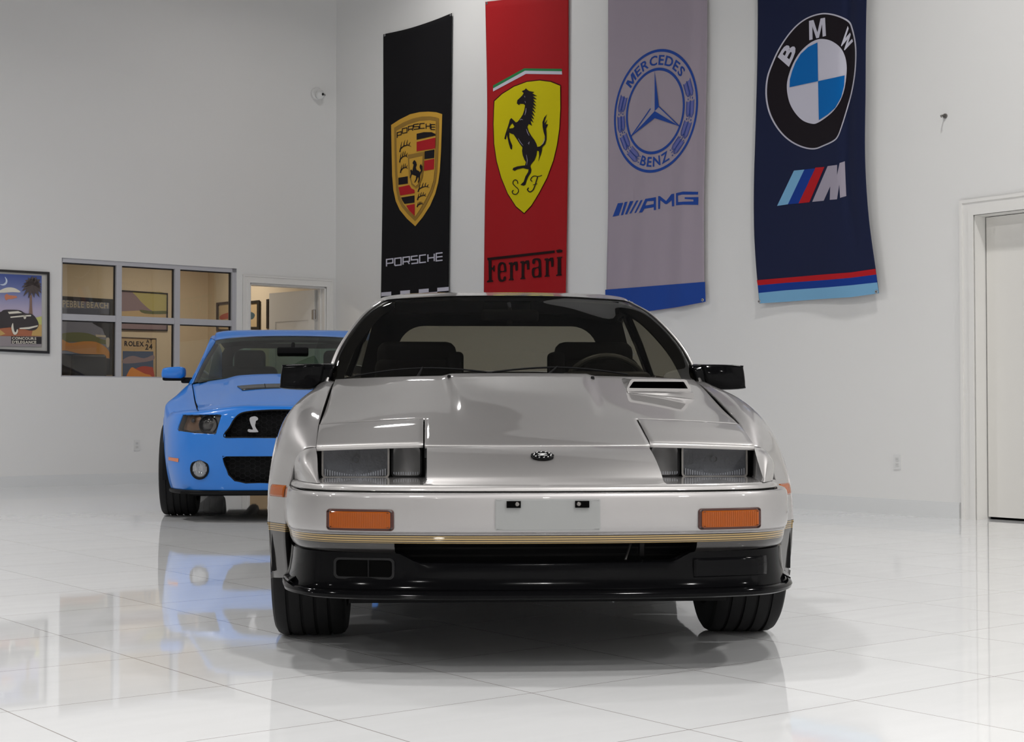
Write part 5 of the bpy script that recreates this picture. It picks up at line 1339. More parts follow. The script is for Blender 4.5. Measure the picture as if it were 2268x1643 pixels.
# side glass, door frames, rear pillars
for s in (-1, 1):
    bot = [(.715, .80, .888), (.718, 1.25, .905), (.708, 1.80, .930)]; top = [(.680, .86, .95), (.580, 1.25, 1.195), (.585, 1.80, 1.222)]
    rows = patch([[Vector((s * x, y, z)) for x, y, z in bot], [Vector((s * (a_[0] + b_[0]) / 2 + s * .006, (a_[1] + b_[1]) / 2, (a_[2] + b_[2]) / 2)) for a_, b_ in zip(bot, top)], [Vector((s * x, y, z)) for x, y, z in top]], 8, 16)
    MB().grid(rows).build('door_glass', M_sg, car1)
    MB().grid([[Vector((s * .716, 1.80, .93)), Vector((s * .664, 1.80, 1.08)), Vector((s * .598, 1.80, 1.235))], [Vector((s * .712, 1.92, .935)), Vector((s * .66, 1.93, 1.08)), Vector((s * .596, 1.94, 1.23))]]).build('centre_pillar', M_gblack, car1, solid=.02)
    MB().grid(patch([[Vector((s * .712, 1.93, .937)), Vector((s * .69, 2.3, .95)), Vector((s * .655, 2.75, .957))], [Vector((s * .66, 1.94, 1.08)), Vector((s * .655, 2.25, 1.07)), Vector((s * .65, 2.6, 1.01))], [Vector((s * .596, 1.95, 1.225)), Vector((s * .60, 2.2, 1.18)), Vector((s * .635, 2.55, 1.05))]], 8, 8)).build('quarter_glass', M_sg, car1)
    MB().grid(patch([[Vector((s * .545, 2.03, 1.232)), Vector((s * .61, 2.53, 1.10)), Vector((s * .60, 3.03, .962))], [Vector((s * .596, 1.96, 1.225)), Vector((s * .640, 2.5, 1.07)), Vector((s * .66, 2.98, .955))]], 6, 16)).build('rear_pillar', M_silver, car1)
# ---- interior
mb = MB(); rows = [[Vector((x, y, z)) for x in frange(-.66, .66, 10)] for y, z in ((.50, .872), (.62, .880), (.78, .886), (.90, .870), (.95, .80), (.96, .60))]
MB().grid(rows).build('dashboard', M_int2, car1)
mb = MB(); mb.bbox((.20, .80, .84), (.56, .98, .925), .03); mb.build('instrument_binnacle', M_int2, car1)
mb = MB(); mb.box((-.74, .95, .25), (.74, 2.2, .28)); mb.box((-.70, .95, .25), (-.67, 1.95, .90)); mb.box((.67, .95, .25), (.70, 1.95, .90)); mb.box((-.66, 2.0, .25), (.66, 2.03, .82)); mb.box((-.66, 2.0, .79), (.66, 3.1, .82)); mb.build('cabin_tub', M_int, car1, smooth=False)
Msw = Matrix.Translation((.395, 1.03, .835)) @ Matrix.Rotation(R(-62), 4, 'X')
MB().tube([Msw @ Vector((.178 * math.cos(k * math.pi / 20), .178 * math.sin(k * math.pi / 20), 0)) for k in range(40)], .012, 10, closed=True).build('steering_wheel', mat('wheel_rim', (.03, .03, .028), .45), car1)
MB().bbox((.355, .95, .79), (.435, 1.05, .86), .015).build('steering_column', M_int2, car1)
for s in (-1, 1):
    cx = s * .385
    st = MB().bbox((cx - .185, 1.32, .42), (cx + .20, 1.46, 1.0), .05).build('seat', M_int, car1, angle=60)
    MB().bbox((cx - .225, .95, .34), (cx + .225, 1.44, .50), .06).build('seat_cushion', M_int, st, angle=60)
    MB().bbox((s * .215, 1.34, .93), (s * .560, 1.45, 1.068), .045).build('headrest', M_int, st, angle=60)
    MB().bbox((s * .185, 1.30, .60), (s * .255, 1.44, 1.022), .020).build('seat_bolster', M_int, st, angle=60)
# rear-view mirror
rv = MB().bbox((-.118, 1.005, 1.135), (.118, 1.03, 1.185), .012).build('rear_view_mirror', M_int, car1, angle=60)
MB().tube([(0, 1.02, 1.18), (0, 1.09, 1.215)], .008).build('mirror_stem', M_int, rv); MB().bbox((-.012, 1.0, 1.122), (.012, 1.02, 1.138), .004).build('dip_lever', M_int, rv)
for s in (-1, 1): MB().bbox((s * .10, 1.22, 1.18), (s * .48, 1.235, 1.235), .006).build('sun_visor', M_int, car1)
# ---- door mirrors
for s in (-1, 1):
    m0 = [(.760, .950), (.896, .947), (.909, .935), (.9165, .868), (.908, .853), (.805, .849), (.775, .862), (.752, .885), (.742, .940)]
    P1 = smooth2([(s * x, z) for x, z in m0], 4); n = len(P1); cxx = s * .835; cz_ = .905
    mb = MB(); lay = [(.690, .80), (.682 + .0, .92), (.700, 1.0), (.79, 1.0)]
    vs = []
    for y, k in ((.680, .86), (.684, .94), (.694, .985), (.712, 1.0), (.80, 1.0), (.812, .97)):
        vs += [Vector((cxx + (x - cxx) * k, y, cz_ + (z - cz_) * k)) for x, z in P1]
    fs = [(a_ * n + k, a_ * n + (k + 1) % n, (a_ + 1) * n + (k + 1) % n, (a_ + 1) * n + k) for a_ in range(5) for k in range(n)] + [tuple(range(n)), tuple(range(5 * n, 6 * n))]
    dm = mb.add(vs, fs).build('door_mirror', M_gblack, car1, angle=60)
    MB().grid(patch([[Vector((s * .715, .70, .875)), Vector((s * .74, .71, .868)), Vector((s * .79, .72, .868))], [Vector((s * .712, .695, .92)), Vector((s * .735, .70, .92)), Vector((s * .78, .71, .92))], [Vector((s * .700, .74, .936)), Vector((s * .73, .74, .938)), Vector((s * .78, .74, .936))]], 6, 6)).build('mirror_foot', M_gblack, dm, solid=.03, off=0)
# ---- wipers, washer jets, hood scoop
for (x0, x1, xe) in ((-.12, .42, .10), (-.62, -.10, -.38)):
    pts = []
    for t in frange(0, 1, 14):
        x = lerp(x0, x1, t); zz = .905 - .012 * (abs(x) / .7) ** 2 + .022 * math.sin(math.pi * t) + .004; yy = .445 + .20 * (abs(x) / .7) ** 2.4 + .035 * math.sin(math.pi * t) - .012
        pts.append((x, yy, zz))
    wp = MB().tube(pts, .004, 6).build('wiper', M_mblack, car1)
    MB().tube([(xe, yrear(xe) + .015, .892), (lerp(x0, x1, .5), pts[7][1] - .006, pts[7][2] + .004)], [.006, .003], 8).build('wiper_arm', M_mblack, wp)
for x in (-.262, .272): MB().lathe([(0, .010), (.006, .009), (.008, 0)], Matrix.Translation((x, .365, S(x, .365))), 14).build('washer_jet', M_mblack, car1)
# scoop: raised cover with an open dark mouth facing forward
b0, b1_, t0, t1, zb, zt_ = .378, .612, .392, .592, .8385, .8800; yf = .190
MO = [(b0, zb), (b1_, zb - .003), (b1_ - .002, zb + .010), (t1 + .004, zt_ - .004), (t1 - .006, zt_), (t0 + .006, zt_ + .001), (t0 - .002, zt_ - .004), (b0, zb + .010)]
MI = [(b0 + .009, zb + .010), (b1_ - .012, zb + .008), (b1_ - .014, zb + .012), (t1 - .006, zt_ - .010), (t1 - .010, zt_ - .0085), (t0 + .012, zt_ - .008), (t0 + .008, zt_ - .010), (b0 + .009, zb + .013)]
n = 8
vs = [Vector((x, yf, z)) for x, z in MO] + [Vector((x, yf, z)) for x, z in MI] + [Vector((x, yf + .10, z)) for x, z in MI]
fs = [(k, (k + 1) % n, n + (k + 1) % n, n + k) for k in range(n)] + [(n + k, n + (k + 1) % n, 2 * n + (k + 1) % n, 2 * n + k) for k in range(n)]
mb = MB().add(vs, fs)
rows = []
for t in frange(0, 1, 10):
    y = lerp(yf, .44, t); rr = []
    for (x, z) in MO[1:] + MO[:1]:
        xx = lerp(x, (b0 + b1_) / 2 + (x - (b0 + b1_) / 2) * .94, t); hs = S(xx, y); rel = z - zb; rr.append(Vector((xx, y, hs + rel * (1 - t) ** 1.1 * 1.0 + lerp(zb + 0.0 - S(x, yf), 0, t) * 1.0 - .002)))
    rows.append(rr)
mb.grid(rows)
sc_ = mb.build('hood_scoop', M_silver, car1, angle=35)
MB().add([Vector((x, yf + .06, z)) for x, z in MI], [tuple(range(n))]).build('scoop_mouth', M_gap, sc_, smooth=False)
xs_ = frange(b0 - .002, b1_ + .004, 12)
rows = [[Vector((x, .150, S(x, .150) + .001)) for x in xs_], [Vector((x, .168, max(S(x, .168) + .002, lerp(.8365, .8325, (x - b0) / (b1_ - b0))))) for x in xs_], [Vector((x, yf - .002, lerp(.8385, .8350, (x - b0) / (b1_ - b0)))) for x in xs_], [Vector((x, yf + .004, S(x, yf) - .002)) for x in xs_]]
MB().grid(rows).build('scoop_lip', M_silver, sc_)

# ================================================================ BLUE COUPE
M_blue = paint_mat('blue_paint', (0.0, 0.150, 0.56), (0.0, 0.165, 0.61), 0.0, 0.4, 0.5)
M_gls2 = glass_mat('green_tinted_glass', (0.38, 0.48, 0.42))
M_vent = mat('vent_plastic', (0.03, 0.033, 0.036), 0.3)
car2 = empty('car', (-1.66, 11.53, 0), R(6.6))
tag(car2, 'bright blue muscle coupe with a black grille and silver snake emblem behind the silver car', 'car')
ZC2 = [(-.93, .792), (-.84, .803), (-.50, .864), (-.05, .943), (.20, .995), (.42, 1.040), (.62, 1.07)]
KC2 = [(-.93, .045), (-.50, .095), (0, .085), (.5, .082)]
def S2(x, y):
    z = interp(ZC2, y) - interp(KC2, y) * (abs(x) / .72) ** 2.4
    return z + .016 * sstep(-.75, -.2, y) * (1 - sstep(.40, .52, abs(x)))
FS2 = {-.46: [(.640, .772), (.705, .768), (.765, .752), (.812, .718), (.842, .655), (.856, .58), (.860, .48), (.845, .36), (.812, .24)],
       -.2: [(.678, .826), (.745, .823), (.815, .807), (.868, .778), (.892, .728), (.901, .62), (.905, .50), (.895, .38), (.870, .26)],
       0: [(.703, .868), (.765, .868), (.838, .855), (.893, .828), (.911, .785), (.914, .66), (.915, .52), (.910, .40), (.900, .28)],
       .25: [(.733, .923), (.785, .920), (.835, .900), (.872, .86), (.898, .78), (.910, .66), (.915, .52), (.910, .40), (.895, .26)],
       .55: [(.768, .975), (.792, .970), (.818, .950), (.852, .905), (.885, .81), (.905, .68), (.912, .52), (.900, .36), (.880, .24)],
       1.0: [(.790, 1.0), (.806, .992), (.830, .965), (.860, .905), (.888, .81), (.905, .68), (.912, .52), (.900, .36), (.880, .24)],
       2.0: [(.770, 1.03), (.800, 1.015), (.835, .980), (.870, .90), (.900, .80), (.920, .68), (.925, .52), (.910, .38), (.890, .25)],
       2.75: [(.740, 1.05), (.780, 1.035), (.825, .990), (.870, .90), (.910, .79), (.935, .68), (.940, .52), (.930, .38), (.900, .28)],
       3.55: [(.660, 1.04), (.700, 1.03), (.750, .990), (.790, .91), (.810, .80), (.820, .68), (.820, .52), (.800, .40), (.760, .32)]}
side2, side_x2, panel2 = make_side(FS2, car2)
OUT_2 = [(0, -.950), (.20, -.945), (.38, -.930), (.52, -.900), (.635, -.850), (.725, -.775), (.785, -.685), (.825, -.59), (.850, -.50), (.860, -.465)]
ol2 = outline_fn(OUT_2, 96)
lv2 = [(-.062, 1.0), (-.040, .985), (-.024, .955), (-.012, .90), (-.004, .80), (0, .66), (0, .52), (-.003, .40), (-.010, .26), (-.024, .12), (-.036, .04), (-.046, 0.0), (-.07, -.01)]
lv2 = [(p.x, p.z) for p in spline([(a_, 0, b_) for a_, b_ in lv2], 72)]
ZB = .217
def f2z(k, x, h): return ZB + (lerp(.803, .762, sstep(.25, .68, x)) - ZB) * h
def f2fn(k, x, li, d, z): return (d, f2z(k, x, z))
fas = ring_loft(ol2, lv2, fn=f2fn)
def F2(x, z, off=0.0):
    """point of the fascia at lateral x and height z (front-facing part)"""
    ax_ = abs(x); sg = 1 if x >= 0 else -1; best = None
    half = [r_[len(r_) // 2:] for r_ in fas]
    for _ in range(1):
        for j in range(len(half[0]) - 1):
            # column curve: find level with z
            col = [half[i][j] for i in range(len(half))]
            for i in range(len(col) - 1):
                if (col[i].z - z) * (col[i + 1].z - z) <= 0 and col[i].z != col[i + 1].z:
                    t = (z - col[i].z) / (col[i + 1].z - col[i].z); p = col[i].lerp(col[i + 1], t); q = half[i][j + 1].lerp(half[i + 1][j + 1], t)
                    if p.x <= ax_ <= q.x:
                        u = (ax_ - p.x) / max(q.x - p.x, 1e-6); r_ = p.lerp(q, u); tn = (q - p).normalized()
                        return Vector((sg * (r_.x + tn.y * off), r_.y - tn.x * off, z))
                    break
    return Vector((x, -.6, z))
def inpoly(x, z, P):
    c = False; n = len(P)
    for i in range(n):
        x0, z0 = P[i]; x1, z1 = P[i - 1]
        if z0 != z1 and (z0 > z) != (z1 > z) and x < (x1 - x0) * (z - z0) / (z1 - z0) + x0: c = not c
    return c
def nearest(x, z, P):
    b = None
    for i in range(len(P)):
        a = Vector(P[i - 1]); d = Vector(P[i]) - a
        if d.length_squared < 1e-12: continue
        t = max(0, min(1, (Vector((x, z)) - a).dot(d) / d.length_squared)); q = a + d * t
        l_ = (q - Vector((x, z))).length
        if b is None or l_ < b[0]: b = (l_, q)
    return b[1]
G_UP = smooth2([(0, .772), (.10, .771), (.22, .764), (.300, .750), (.345, .715), (.380, .655), (.418, .590), (.30, .585), (0, .583)], 4, False)
G_UP = [(x, z) for x, z in G_UP]; G_UP = G_UP + [(-x, z) for x, z in reversed(G_UP)]
G_LO = [(0, .456), (.428, .456), (.412, .40), (.385, .33), (.345, .290), (.27, .274), (0, .268)]; G_LO = G_LO + [(-x, z) for x, z in reversed(G_LO)]
HLr = [(.712, .741), (.445, .742), (.437, .735), (.472, .612), (.480, .607), (.62, .614), (.735, .628), (.748, .640)]
HLl = [(-x, z) for x, z in HLr]
FG = [(.586 + .060 * math.cos(k * math.pi / 12), .368 + .060 * math.sin(k * math.pi / 12)) for k in range(24)]; FGl = [(-x, z) for x, z in FG]
mb = MB().grid(fas)
holes = [G_UP, G_LO, HLr, HLl, FG, FGl]
flag = []
for v in mb.v:
    h = None
    if v.y < -.5:
        for P in holes:
            if inpoly(v.x, v.z, P): h = P; break
    flag.append(h)
keep = [f for f in mb.f if not all(flag[i] is not None for i in f)]
for i in set(i for f in keep for i in f):
    if flag[i] is not None:
        q = nearest(mb.v[i].x, mb.v[i].z, flag[i]); p = F2(q.x, q.y); mb.v[i] = Vector((q.x, p.y, q.y))
mb.f = keep
# corner fill between fascia top and fender
for s in (-1, 1):
    half = fas[0][len(fas[0]) // 2:]; tops = [p for p in half if p.x > .60]; n = len(tops)
    fend = [side2(-.462, k) for k in range(57)]; fend = [fend[int(round(k * 30 / (n - 1)))] for k in range(n)]
    tops_ = [Vector((p.x, p.y, p.z)) for p in tops]
    rows = []
    for t in frange(0, 1, 6):
        rows.append([Vector((s * lerp(a_.x, b_.x, t), lerp(a_.y, b_.y, t), lerp(a_.z, b_.z, t) + .008 * math.sin(math.pi * t))) for a_, b_ in zip(tops_, fend)])
    mb.grid(rows)
fo2 = clean(mb.build('front_bumper', M_blue, car2, angle=40)); so = fo2.modifiers.new('solid', 'SOLIDIFY'); so.thickness = .010; so.offset = -1
def on_fascia(P, off, name, m, parent, inset=0.0, close=True):
    """polygon laid behind or before the fascia"""
    a = Art().poly([(x * 1000, -z * 1000) for x, z in P]); return a.build(name, m, parent, lambda x, y: F2(x / 1000, -y / 1000, off), cut=35)
def grille(P, name, pitch, y_off):
    xs = [p[0] for p in P]; zs = [p[1] for p in P]; root = on_fascia(P, y_off - .03, name, M_mblack, car2)
    mb = MB(); z = min(zs) + pitch / 2; r_ = 0
    while z < max(zs):
        x = min(xs) + (pitch if r_ % 2 else 0)
        while x < max(xs):
            if inpoly(x, z, P):
                c = F2(x, z, y_off)
                hx = [(x + pitch * .62 * math.cos(k * math.pi / 3), z + pitch * .5 * math.sin(k * math.pi / 3)) for k in range(6)]
                mb.tube([(a_, c.y, b_) for a_, b_ in hx], pitch * .06, 4, closed=True)
            x += pitch * 2
        z += pitch * .5; r_ += 1
    mb.build('grille_mesh', mat('grille_plastic', (.013, .013, .014), .3), root, smooth=False)
    return root
g1 = grille(G_UP, 'upper_grille', .034, -.045); g2 = grille(G_LO, 'lower_grille', .034, -.030)
for P, rt in ((G_UP, g1), (G_LO, g2)):
    pts = [F2(x, z, -.004) for x, z in P]; MB().tube(pts, .006, 6, closed=True).build('grille_surround', M_mblack, rt)
    n = len(P); MB().add([F2(x, z, -.004) for x, z in P] + [F2(x, z, -.055) for x, z in P], [(k, (k + 1) % n, n + (k + 1) % n, n + k) for k in range(n)]).build('grille_wall', M_mblack, rt)
# snake emblem on the upper grille
sn = [(1238, 300), (1242, 275), (1270, 260), (1310, 255), (1340, 268), (1350, 290), (1336, 310), (1320, 316), (1318, 345), (1311, 375), (1318, 400), (1335, 430), (1352, 455), (1340, 466), (1240, 466), (1215, 452), (1216, 432), (1232, 425), (1262, 432), (1282, 430), (1272, 400), (1258, 370), (1245, 335)]
sp_ = smooth2([(-.218 + ((350 + x / 6.086) - 562) * .00312, .679 - ((880 + y / 6.086) - 938) * .00312) for x, y in sn], 3)
M0 = Matrix.Translation((0, F2(-.218, .68, -.02).y, 0)) @ MX((0, 0, 0), (1, 0, 0), (0, 0, 1))
vs, fs = fill_mesh([[(x * 1000, -z * 1000) for x, z in sp_]]); n = len(vs)
o_ = MB().add([(x / 1000, F2(-.218, .68, -.012).y, -z / 1000) for x, z in vs], fs).build('snake_emblem', mat('satin_metal', (.42, .42, .44), .3, .8), g1, smooth=False, solid=.012)
MB().tube([F2(x, .68, -.024) for x in (-.26, -.18)], .006).build('emblem_mount', M_mblack, o_)
# headlamps, fog lamps, markers
M_lampd = mat('lamp_dark', (.17, .17, .175), .25, .6); M_lampa = mat('lamp_warm', (.20, .13, .09), .25, .5)
for s, HP, FP in ((-1, HLl, FGl), (1, HLr, FG)):
    hd = on_fascia(HP, -.050, 'headlamp', M_lampd, car2)
    n = len(HP); MB().add([F2(x, z, -.003) for x, z in HP] + [F2(x, z, -.052) for x, z in HP], [(k, (k + 1) % n, n + (k + 1) % n, n + k) for k in range(n)]).build('lamp_bowl', M_lampd, hd)
    on_fascia([(s * x, z) for x, z in ((.60, .735), (.705, .735), (.738, .645), (.728, .635), (.60, .622))], -.040, 'indicator_reflector', M_lampa, hd)
    cc = F2(s * .545, .672, -.046); Mh = Matrix.Translation(cc) @ MX((0, 0, 0), (1, 0, 0), (0, 0, 1))
    MB().lathe([(.064, .020), (.060, .026), (.056, .018), (.052, -.010)], Mh, 36).build('lamp_ring', M_refl, hd)
    MB().lathe([(.0, .012), (.025, .010), (.045, .002), (.055, -.006)], Mh, 36).build('projector', mat('projector_glass', (.03, .032, .036), .05, coat=1.0), hd)
    MB().lathe([(0, .02), (.012, .016), (.016, 0)], Matrix.Translation(F2(s * .66, .70, -.040)) @ MX((0, 0, 0), (1, 0, 0), (0, 0, 1)), 20).build('indicator_bulb', M_refl, hd)
    on_fascia([(s * x, z) for x, z in ((.50, .628), (.64, .634), (.64, .622), (.50, .616))], -.030, 'lamp_chin', M_refl, hd)
    on_fascia(HP, -.001, 'lamp_cover', glass_mat('cover_glass', (.86, .84, .82), 1.0), hd)
    MB().tube([F2(x, z, -.001) for x, z in HP], .002, 6, closed=True).build('lamp_seal', M_mblack, hd)
    c = F2(s * .586, .368, -.004); nrm = (F2(s * .60, .368) - F2(s * .57, .368)).normalized() * s
    Mf = Matrix.Translation(c) @ MX((0, 0, 0), (nrm.x, nrm.y, 0), (0, 0, 1))
    fl = MB().lathe([(.073, .004), (.062, .008), (.058, .006), (.056, -.04)], Mf, 40).build('fog_lamp', M_mblack, car2)
    MB().lathe([(0, -.028), (.03, -.018), (.0565, .000)], Mf, 40).build('fog_reflector', M_chrome, fl)
    mb = MB()
    for k in range(-5, 6): mb.bbox((k * .0098 - .003, -math.sqrt(max(.052 ** 2 - (k * .0098) ** 2, 0)), -.002), (k * .0098 + .003, math.sqrt(max(.052 ** 2 - (k * .0098) ** 2, 0)), .001), .001, Mf)
    mb.build('fog_lens_flutes', mat('fog_flute', (.80, .82, .85), .2, .0, 1.0), fl); MB().lathe([(0, .004), (.056, .002)], Mf, 40).build('fog_lens', M_lensg, fl)
    on_fascia([(s * x, z) for x, z in ((.735, .438), (.820, .444), (.823, .422), (.738, .412))], .003, 'side_marker', mat('orange_marker', (.55, .13, .02), .2, coat=.5), car2)
    panel2('front_fender', -.459, .77, 80, s, M_blue, 0.0, .375, .345); panel2('door', .778, 2.02, 30, s, M_blue); panel2('rear_quarter', 2.028, 3.55, 80, s, M_blue, 2.72, .380, .345)
    for ax_ in (0.0, 2.72):
        mb = MB(); rows = []
        for a_ in frange(-10, 190, 24): rows.append([Vector((s * x, ax_ + .40 * math.cos(R(a_)), .345 + .40 * math.sin(R(a_)))) for x in (.50, .885)])
        mb.grid(rows); mb.add([Vector((s * .50, ax_, .345))] + [r_[0] for r_ in rows], [(0, i, i + 1) for i in range(1, len(rows))])
        mb.build('wheel_well_liner', M_mblack, car2)
        wheel(car2, s * (.795 if ax_ == 0 else .80), ax_, .345, .26 if ax_ == 0 else .285, s, M_rim)
# splitter and underside
lc = ring_loft(ol2, [(-.055, .222), (-.035, .221), (-.028, .214), (-.028, .200), (-.036, .193), (-.07, .192), (-.25, .195)])
MB().grid(lc).build('chin_splitter', M_mblack, car2)
mb = MB(); mb.box((-.66, -.60, .17), (.66, 3.3, .21)); mb.box((-.86, .42, .19), (.86, 2.3, .25)); mb.box((-.72, -.80, .195), (.72, -.60, .215)); mb.build('underbody_light_block', M_mblack, car2, smooth=False)
mb = MB(); mb.tube([(-.75, 2.72, .345), (.75, 2.72, .345)], .05); mb.bbox((-.16, 2.55, .20), (.16, 2.9, .42), .06); mb.tube([(.42, 1.5, .16), (.42, 3.2, .16)], .05); mb.tube([(-.42, 1.5, .16), (-.42, 3.2, .16)], .05); mb.build('rear_axle', M_mblack, car2)
# hood
def yr2(x): return .41 + .20 * (abs(x) / .76) ** 2.3
half2 = fas[0][len(fas[0]) // 2:]
def yfront(x):
    x = abs(x)
    for a_, b_ in zip(half2, half2[1:]):
        if a_.x <= x <= b_.x: return lerp(a_.y, b_.y, (x - a_.x) / (b_.x - a_.x))
    return -.6
rows = []
def gx2(y): return interp([(-.93, .60), (-.70, .612), (-.55, .632), (-.46, .637), (-.2, .675), (0, .700), (.25, .730), (.55, .765), (.7, .772)], y) - .003
for t in frange(0, 1, 40):
    rr = []
    for u in frange(-1, 1, 60):
        x = u * .62
        for _ in range(4): y = lerp(yfront(min(abs(x), .62)) + .004, yr2(x), t); x = u * gx2(y)
        z = lerp(f2z(0, abs(x), 1.0) + .001, S2(x, y), sstep(0, .16, t)); z = min(z, 9)
        rr.append(Vector((x, y, z)))
    rows.append(rr)
hd2 = bev(MB().grid(rows).build('hood', M_blue, car2, solid=.012, angle=50), .003)
MB().grid([[Vector((x * .97, y, S2(x, y) - .03)) for x in frange(-.72, .72, 12)] for y in frange(-.5, .6, 12)]).build('engine_bay_liner', M_mblack, car2)
rows = [[Vector((lerp(-a_, a_, u), y - .02 * abs(2 * u - 1) ** 2, S2(lerp(-a_, a_, u), y) + .004)) for u in frange(0, 1, 20)] for y, a_ in ((-.205, .335), (-.14, .347), (-.05, .372), (-.01, .385))]
vt = MB().grid(rows).build('hood_vent', M_vent, hd2, solid=.006)
mb = MB()
for k in range(3):
    x = -.17 + k * .17; mb.tube([(x, -.19, S2(x, -.19) + .006), (x * 1.08, -.022, S2(x, -.022) + .006)], .003, 6)
mb.build('vent_ribs', M_mblack, vt)
# windscreen, pillars, roof
A0 = mir([(0, .42, 1.043), (.32, .445, 1.035), (.60, .53, 1.010), (.735, .60, .992), (.768, .635, .982)])
A1 = mir([(0, .84, 1.222), (.31, .86, 1.215), (.57, .92, 1.195), (.690, .98, 1.178), (.716, 1.01, 1.170)])
A2 = mir([(0, 1.23, 1.382), (.30, 1.245, 1.378), (.52, 1.285, 1.366), (.625, 1.33, 1.352), (.648, 1.35, 1.345)])
W2 = patch([A0, A1, A2], 30, 56)
w2 = MB().grid(W2).build('windscreen', M_gls2, car2)
nu2, nv2 = 30, 56
mb = MB(); mb.grid([[inner(W2[i][j]) for j in range(nv2 + 1)] for i in range(nu2 - 3, nu2 + 1)]); mb.grid([[inner(W2[i][j], .005) for j in range(0, 2)] for i in range(nu2 + 1)]); mb.grid([[inner(W2[i][j], .005) for j in range(nv2 - 1, nv2 + 1)] for i in range(nu2 + 1)]); mb.grid([[inner(W2[i][j], .006) for j in range(nv2 + 1)] for i in range(0, 2)])
mb.build('windscreen_border', mat('ceramic_border', (.02, .02, .022), .15), w2)
PO2 = spline([(.802, .62, .972), (.768, .82, 1.075), (.733, 1.03, 1.190), (.705, 1.22, 1.300), (.690, 1.37, 1.372)], nu2)
for s in (-1, 1):
    g = [Vector((s * abs(W2[i][0].x), W2[i][0].y, W2[i][0].z)) for i in range(nu2 + 1)]; o_ = [Vector((s * p.x, p.y, p.z)) for p in PO2]
    rows = [[a_, (a_ + b_) / 2 + Vector((s * .003, -.008, .004)), b_, b_ + Vector((s * .002, .03, -.006)), b_ + Vector((-s * .03, .05, -.016))] for a_, b_ in zip(g, o_)]
    MB().grid(rows).build('windscreen_pillar', M_blue, car2, angle=60)
    MB().grid([[a_ + Vector((-s * .004, .010, -.006)), a_ + Vector((-s * .02, .06, -.03)), b_ + Vector((-s * .02, .08, -.02))] for a_, b_ in zip(g, o_)]).build('pillar_trim', M_int, car2)
rows = []
for t in frange(0, 1, 18):
    rr = []
    for j in range(nv2 + 1):
        h_ = W2[nu2][j]; u = (j / nv2 - .5) * 2; y = lerp(h_.y + .004, 2.28 - .05 * u * u, t); xe = interp([(1.2, .650), (1.6, .672), (2.3, .640)], y); x = lerp(h_.x, h_.x / .648 * xe, sstep(0, .3, t))
        zc = interp([(1.2, 1.388), (1.35, 1.425), (1.6, 1.455), (1.9, 1.452), (2.3, 1.418)], y); z = zc - .050 * abs(u) ** 2.6; z = lerp(h_.z + .004, z, sstep(0, .22, t)); rr.append(Vector((x, y, z)))
    rows.append(rr)
MB().grid(rows).build('roof', M_blue, car2, angle=60)
for s in (-1, 1):
    e_ = [r_[0] if s < 0 else r_[-1] for r_ in rows]
    o_ = [Vector((s * interp([(0, .690), (6, .705), (18, .690)], i), p.y, interp([(0, 1.372), (6, 1.388), (18, 1.345)], i))) for i, p in enumerate(e_)]
    MB().grid([[a_, (a_ + b_) / 2 + Vector((s * .004, 0, .006)), b_, b_ + Vector((-s * .004, 0, -.03))] for a_, b_ in zip(e_, o_)]).build('roof_rail', M_blue, car2, angle=60)
    bot = [Vector((s * .775, .82, .995)), Vector((s * .782, 1.4, 1.01)), Vector((s * .765, 2.05, 1.03))]; top = [Vector((s * .74, .92, 1.08)), Vector((s * .682, 1.35, 1.335)), Vector((s * .685, 2.0, 1.350))]
    MB().grid(patch([bot, [(a_ + b_) / 2 + Vector((s * .01, 0, 0)) for a_, b_ in zip(bot, top)], top], 6, 10)).build('door_glass', M_gls2, car2)
    MB().grid(patch([[Vector((s * .765, 2.05, 1.03)), Vector((s * .750, 2.5, 1.045)), Vector((s * .70, 3.0, 1.05))], [Vector((s * .730, 2.03, 1.20)), Vector((s * .715, 2.4, 1.19)), Vector((s * .695, 2.85, 1.10))], [Vector((s * .688, 2.0, 1.350)), Vector((s * .675, 2.30, 1.335)), Vector((s * .66, 2.75, 1.16))]], 8, 10)).build('rear_pillar', M_blue, car2)
MB().grid([[Vector((x, y, interp([(1.3, 1.37), (1.6, 1.40), (2.25, 1.375)], y) - .05 * (abs(x) / .64) ** 3)) for x in frange(-.64, .64, 16)] for y in frange(1.36, 2.28, 8)]).build('headliner', M_int, car2)
MB().grid(patch([mir([(0, 2.29, 1.415), (.35, 2.28, 1.405), (.635, 2.25, 1.368)]), mir([(0, 2.62, 1.28), (.36, 2.61, 1.27), (.665, 2.57, 1.22)]), mir([(0, 2.95, 1.11), (.38, 2.94, 1.105), (.68, 2.88, 1.085)])], 10, 20)).build('rear_window', M_gls2, car2)
vs, fs = vert_plate([(-.66, .8), (-.66, 1.28), (-.60, 1.37), (.60, 1.37), (.66, 1.28), (.66, .8)], rrect(-.565, .85, .565, 1.325, .11, 8), 2.30, 0)
MB().add(vs, fs).build('rear_window_surround', M_int, car2, smooth=False, solid=.02)
MB().grid(patch([mir([(0, 2.96, 1.105), (.4, 2.95, 1.10), (.69, 2.90, 1.06)]), mir([(0, 3.55, 1.10), (.4, 3.54, 1.10), (.66, 3.52, 1.05)])], 6, 16)).build('trunk_lid', M_blue, car2)
MB().grid(patch([mir([(0, 3.56, 1.10), (.4, 3.55, 1.10), (.66, 3.53, 1.04)]), mir([(0, 3.62, .80), (.4, 3.61, .80), (.81, 3.55, .80)]), mir([(0, 3.64, .55), (.4, 3.63, .55), (.82, 3.55, .55)]), mir([(0, 3.56, .30), (.4, 3.55, .30), (.76, 3.52, .32)])], 14, 16)).build('rear_bumper', M_blue, car2)
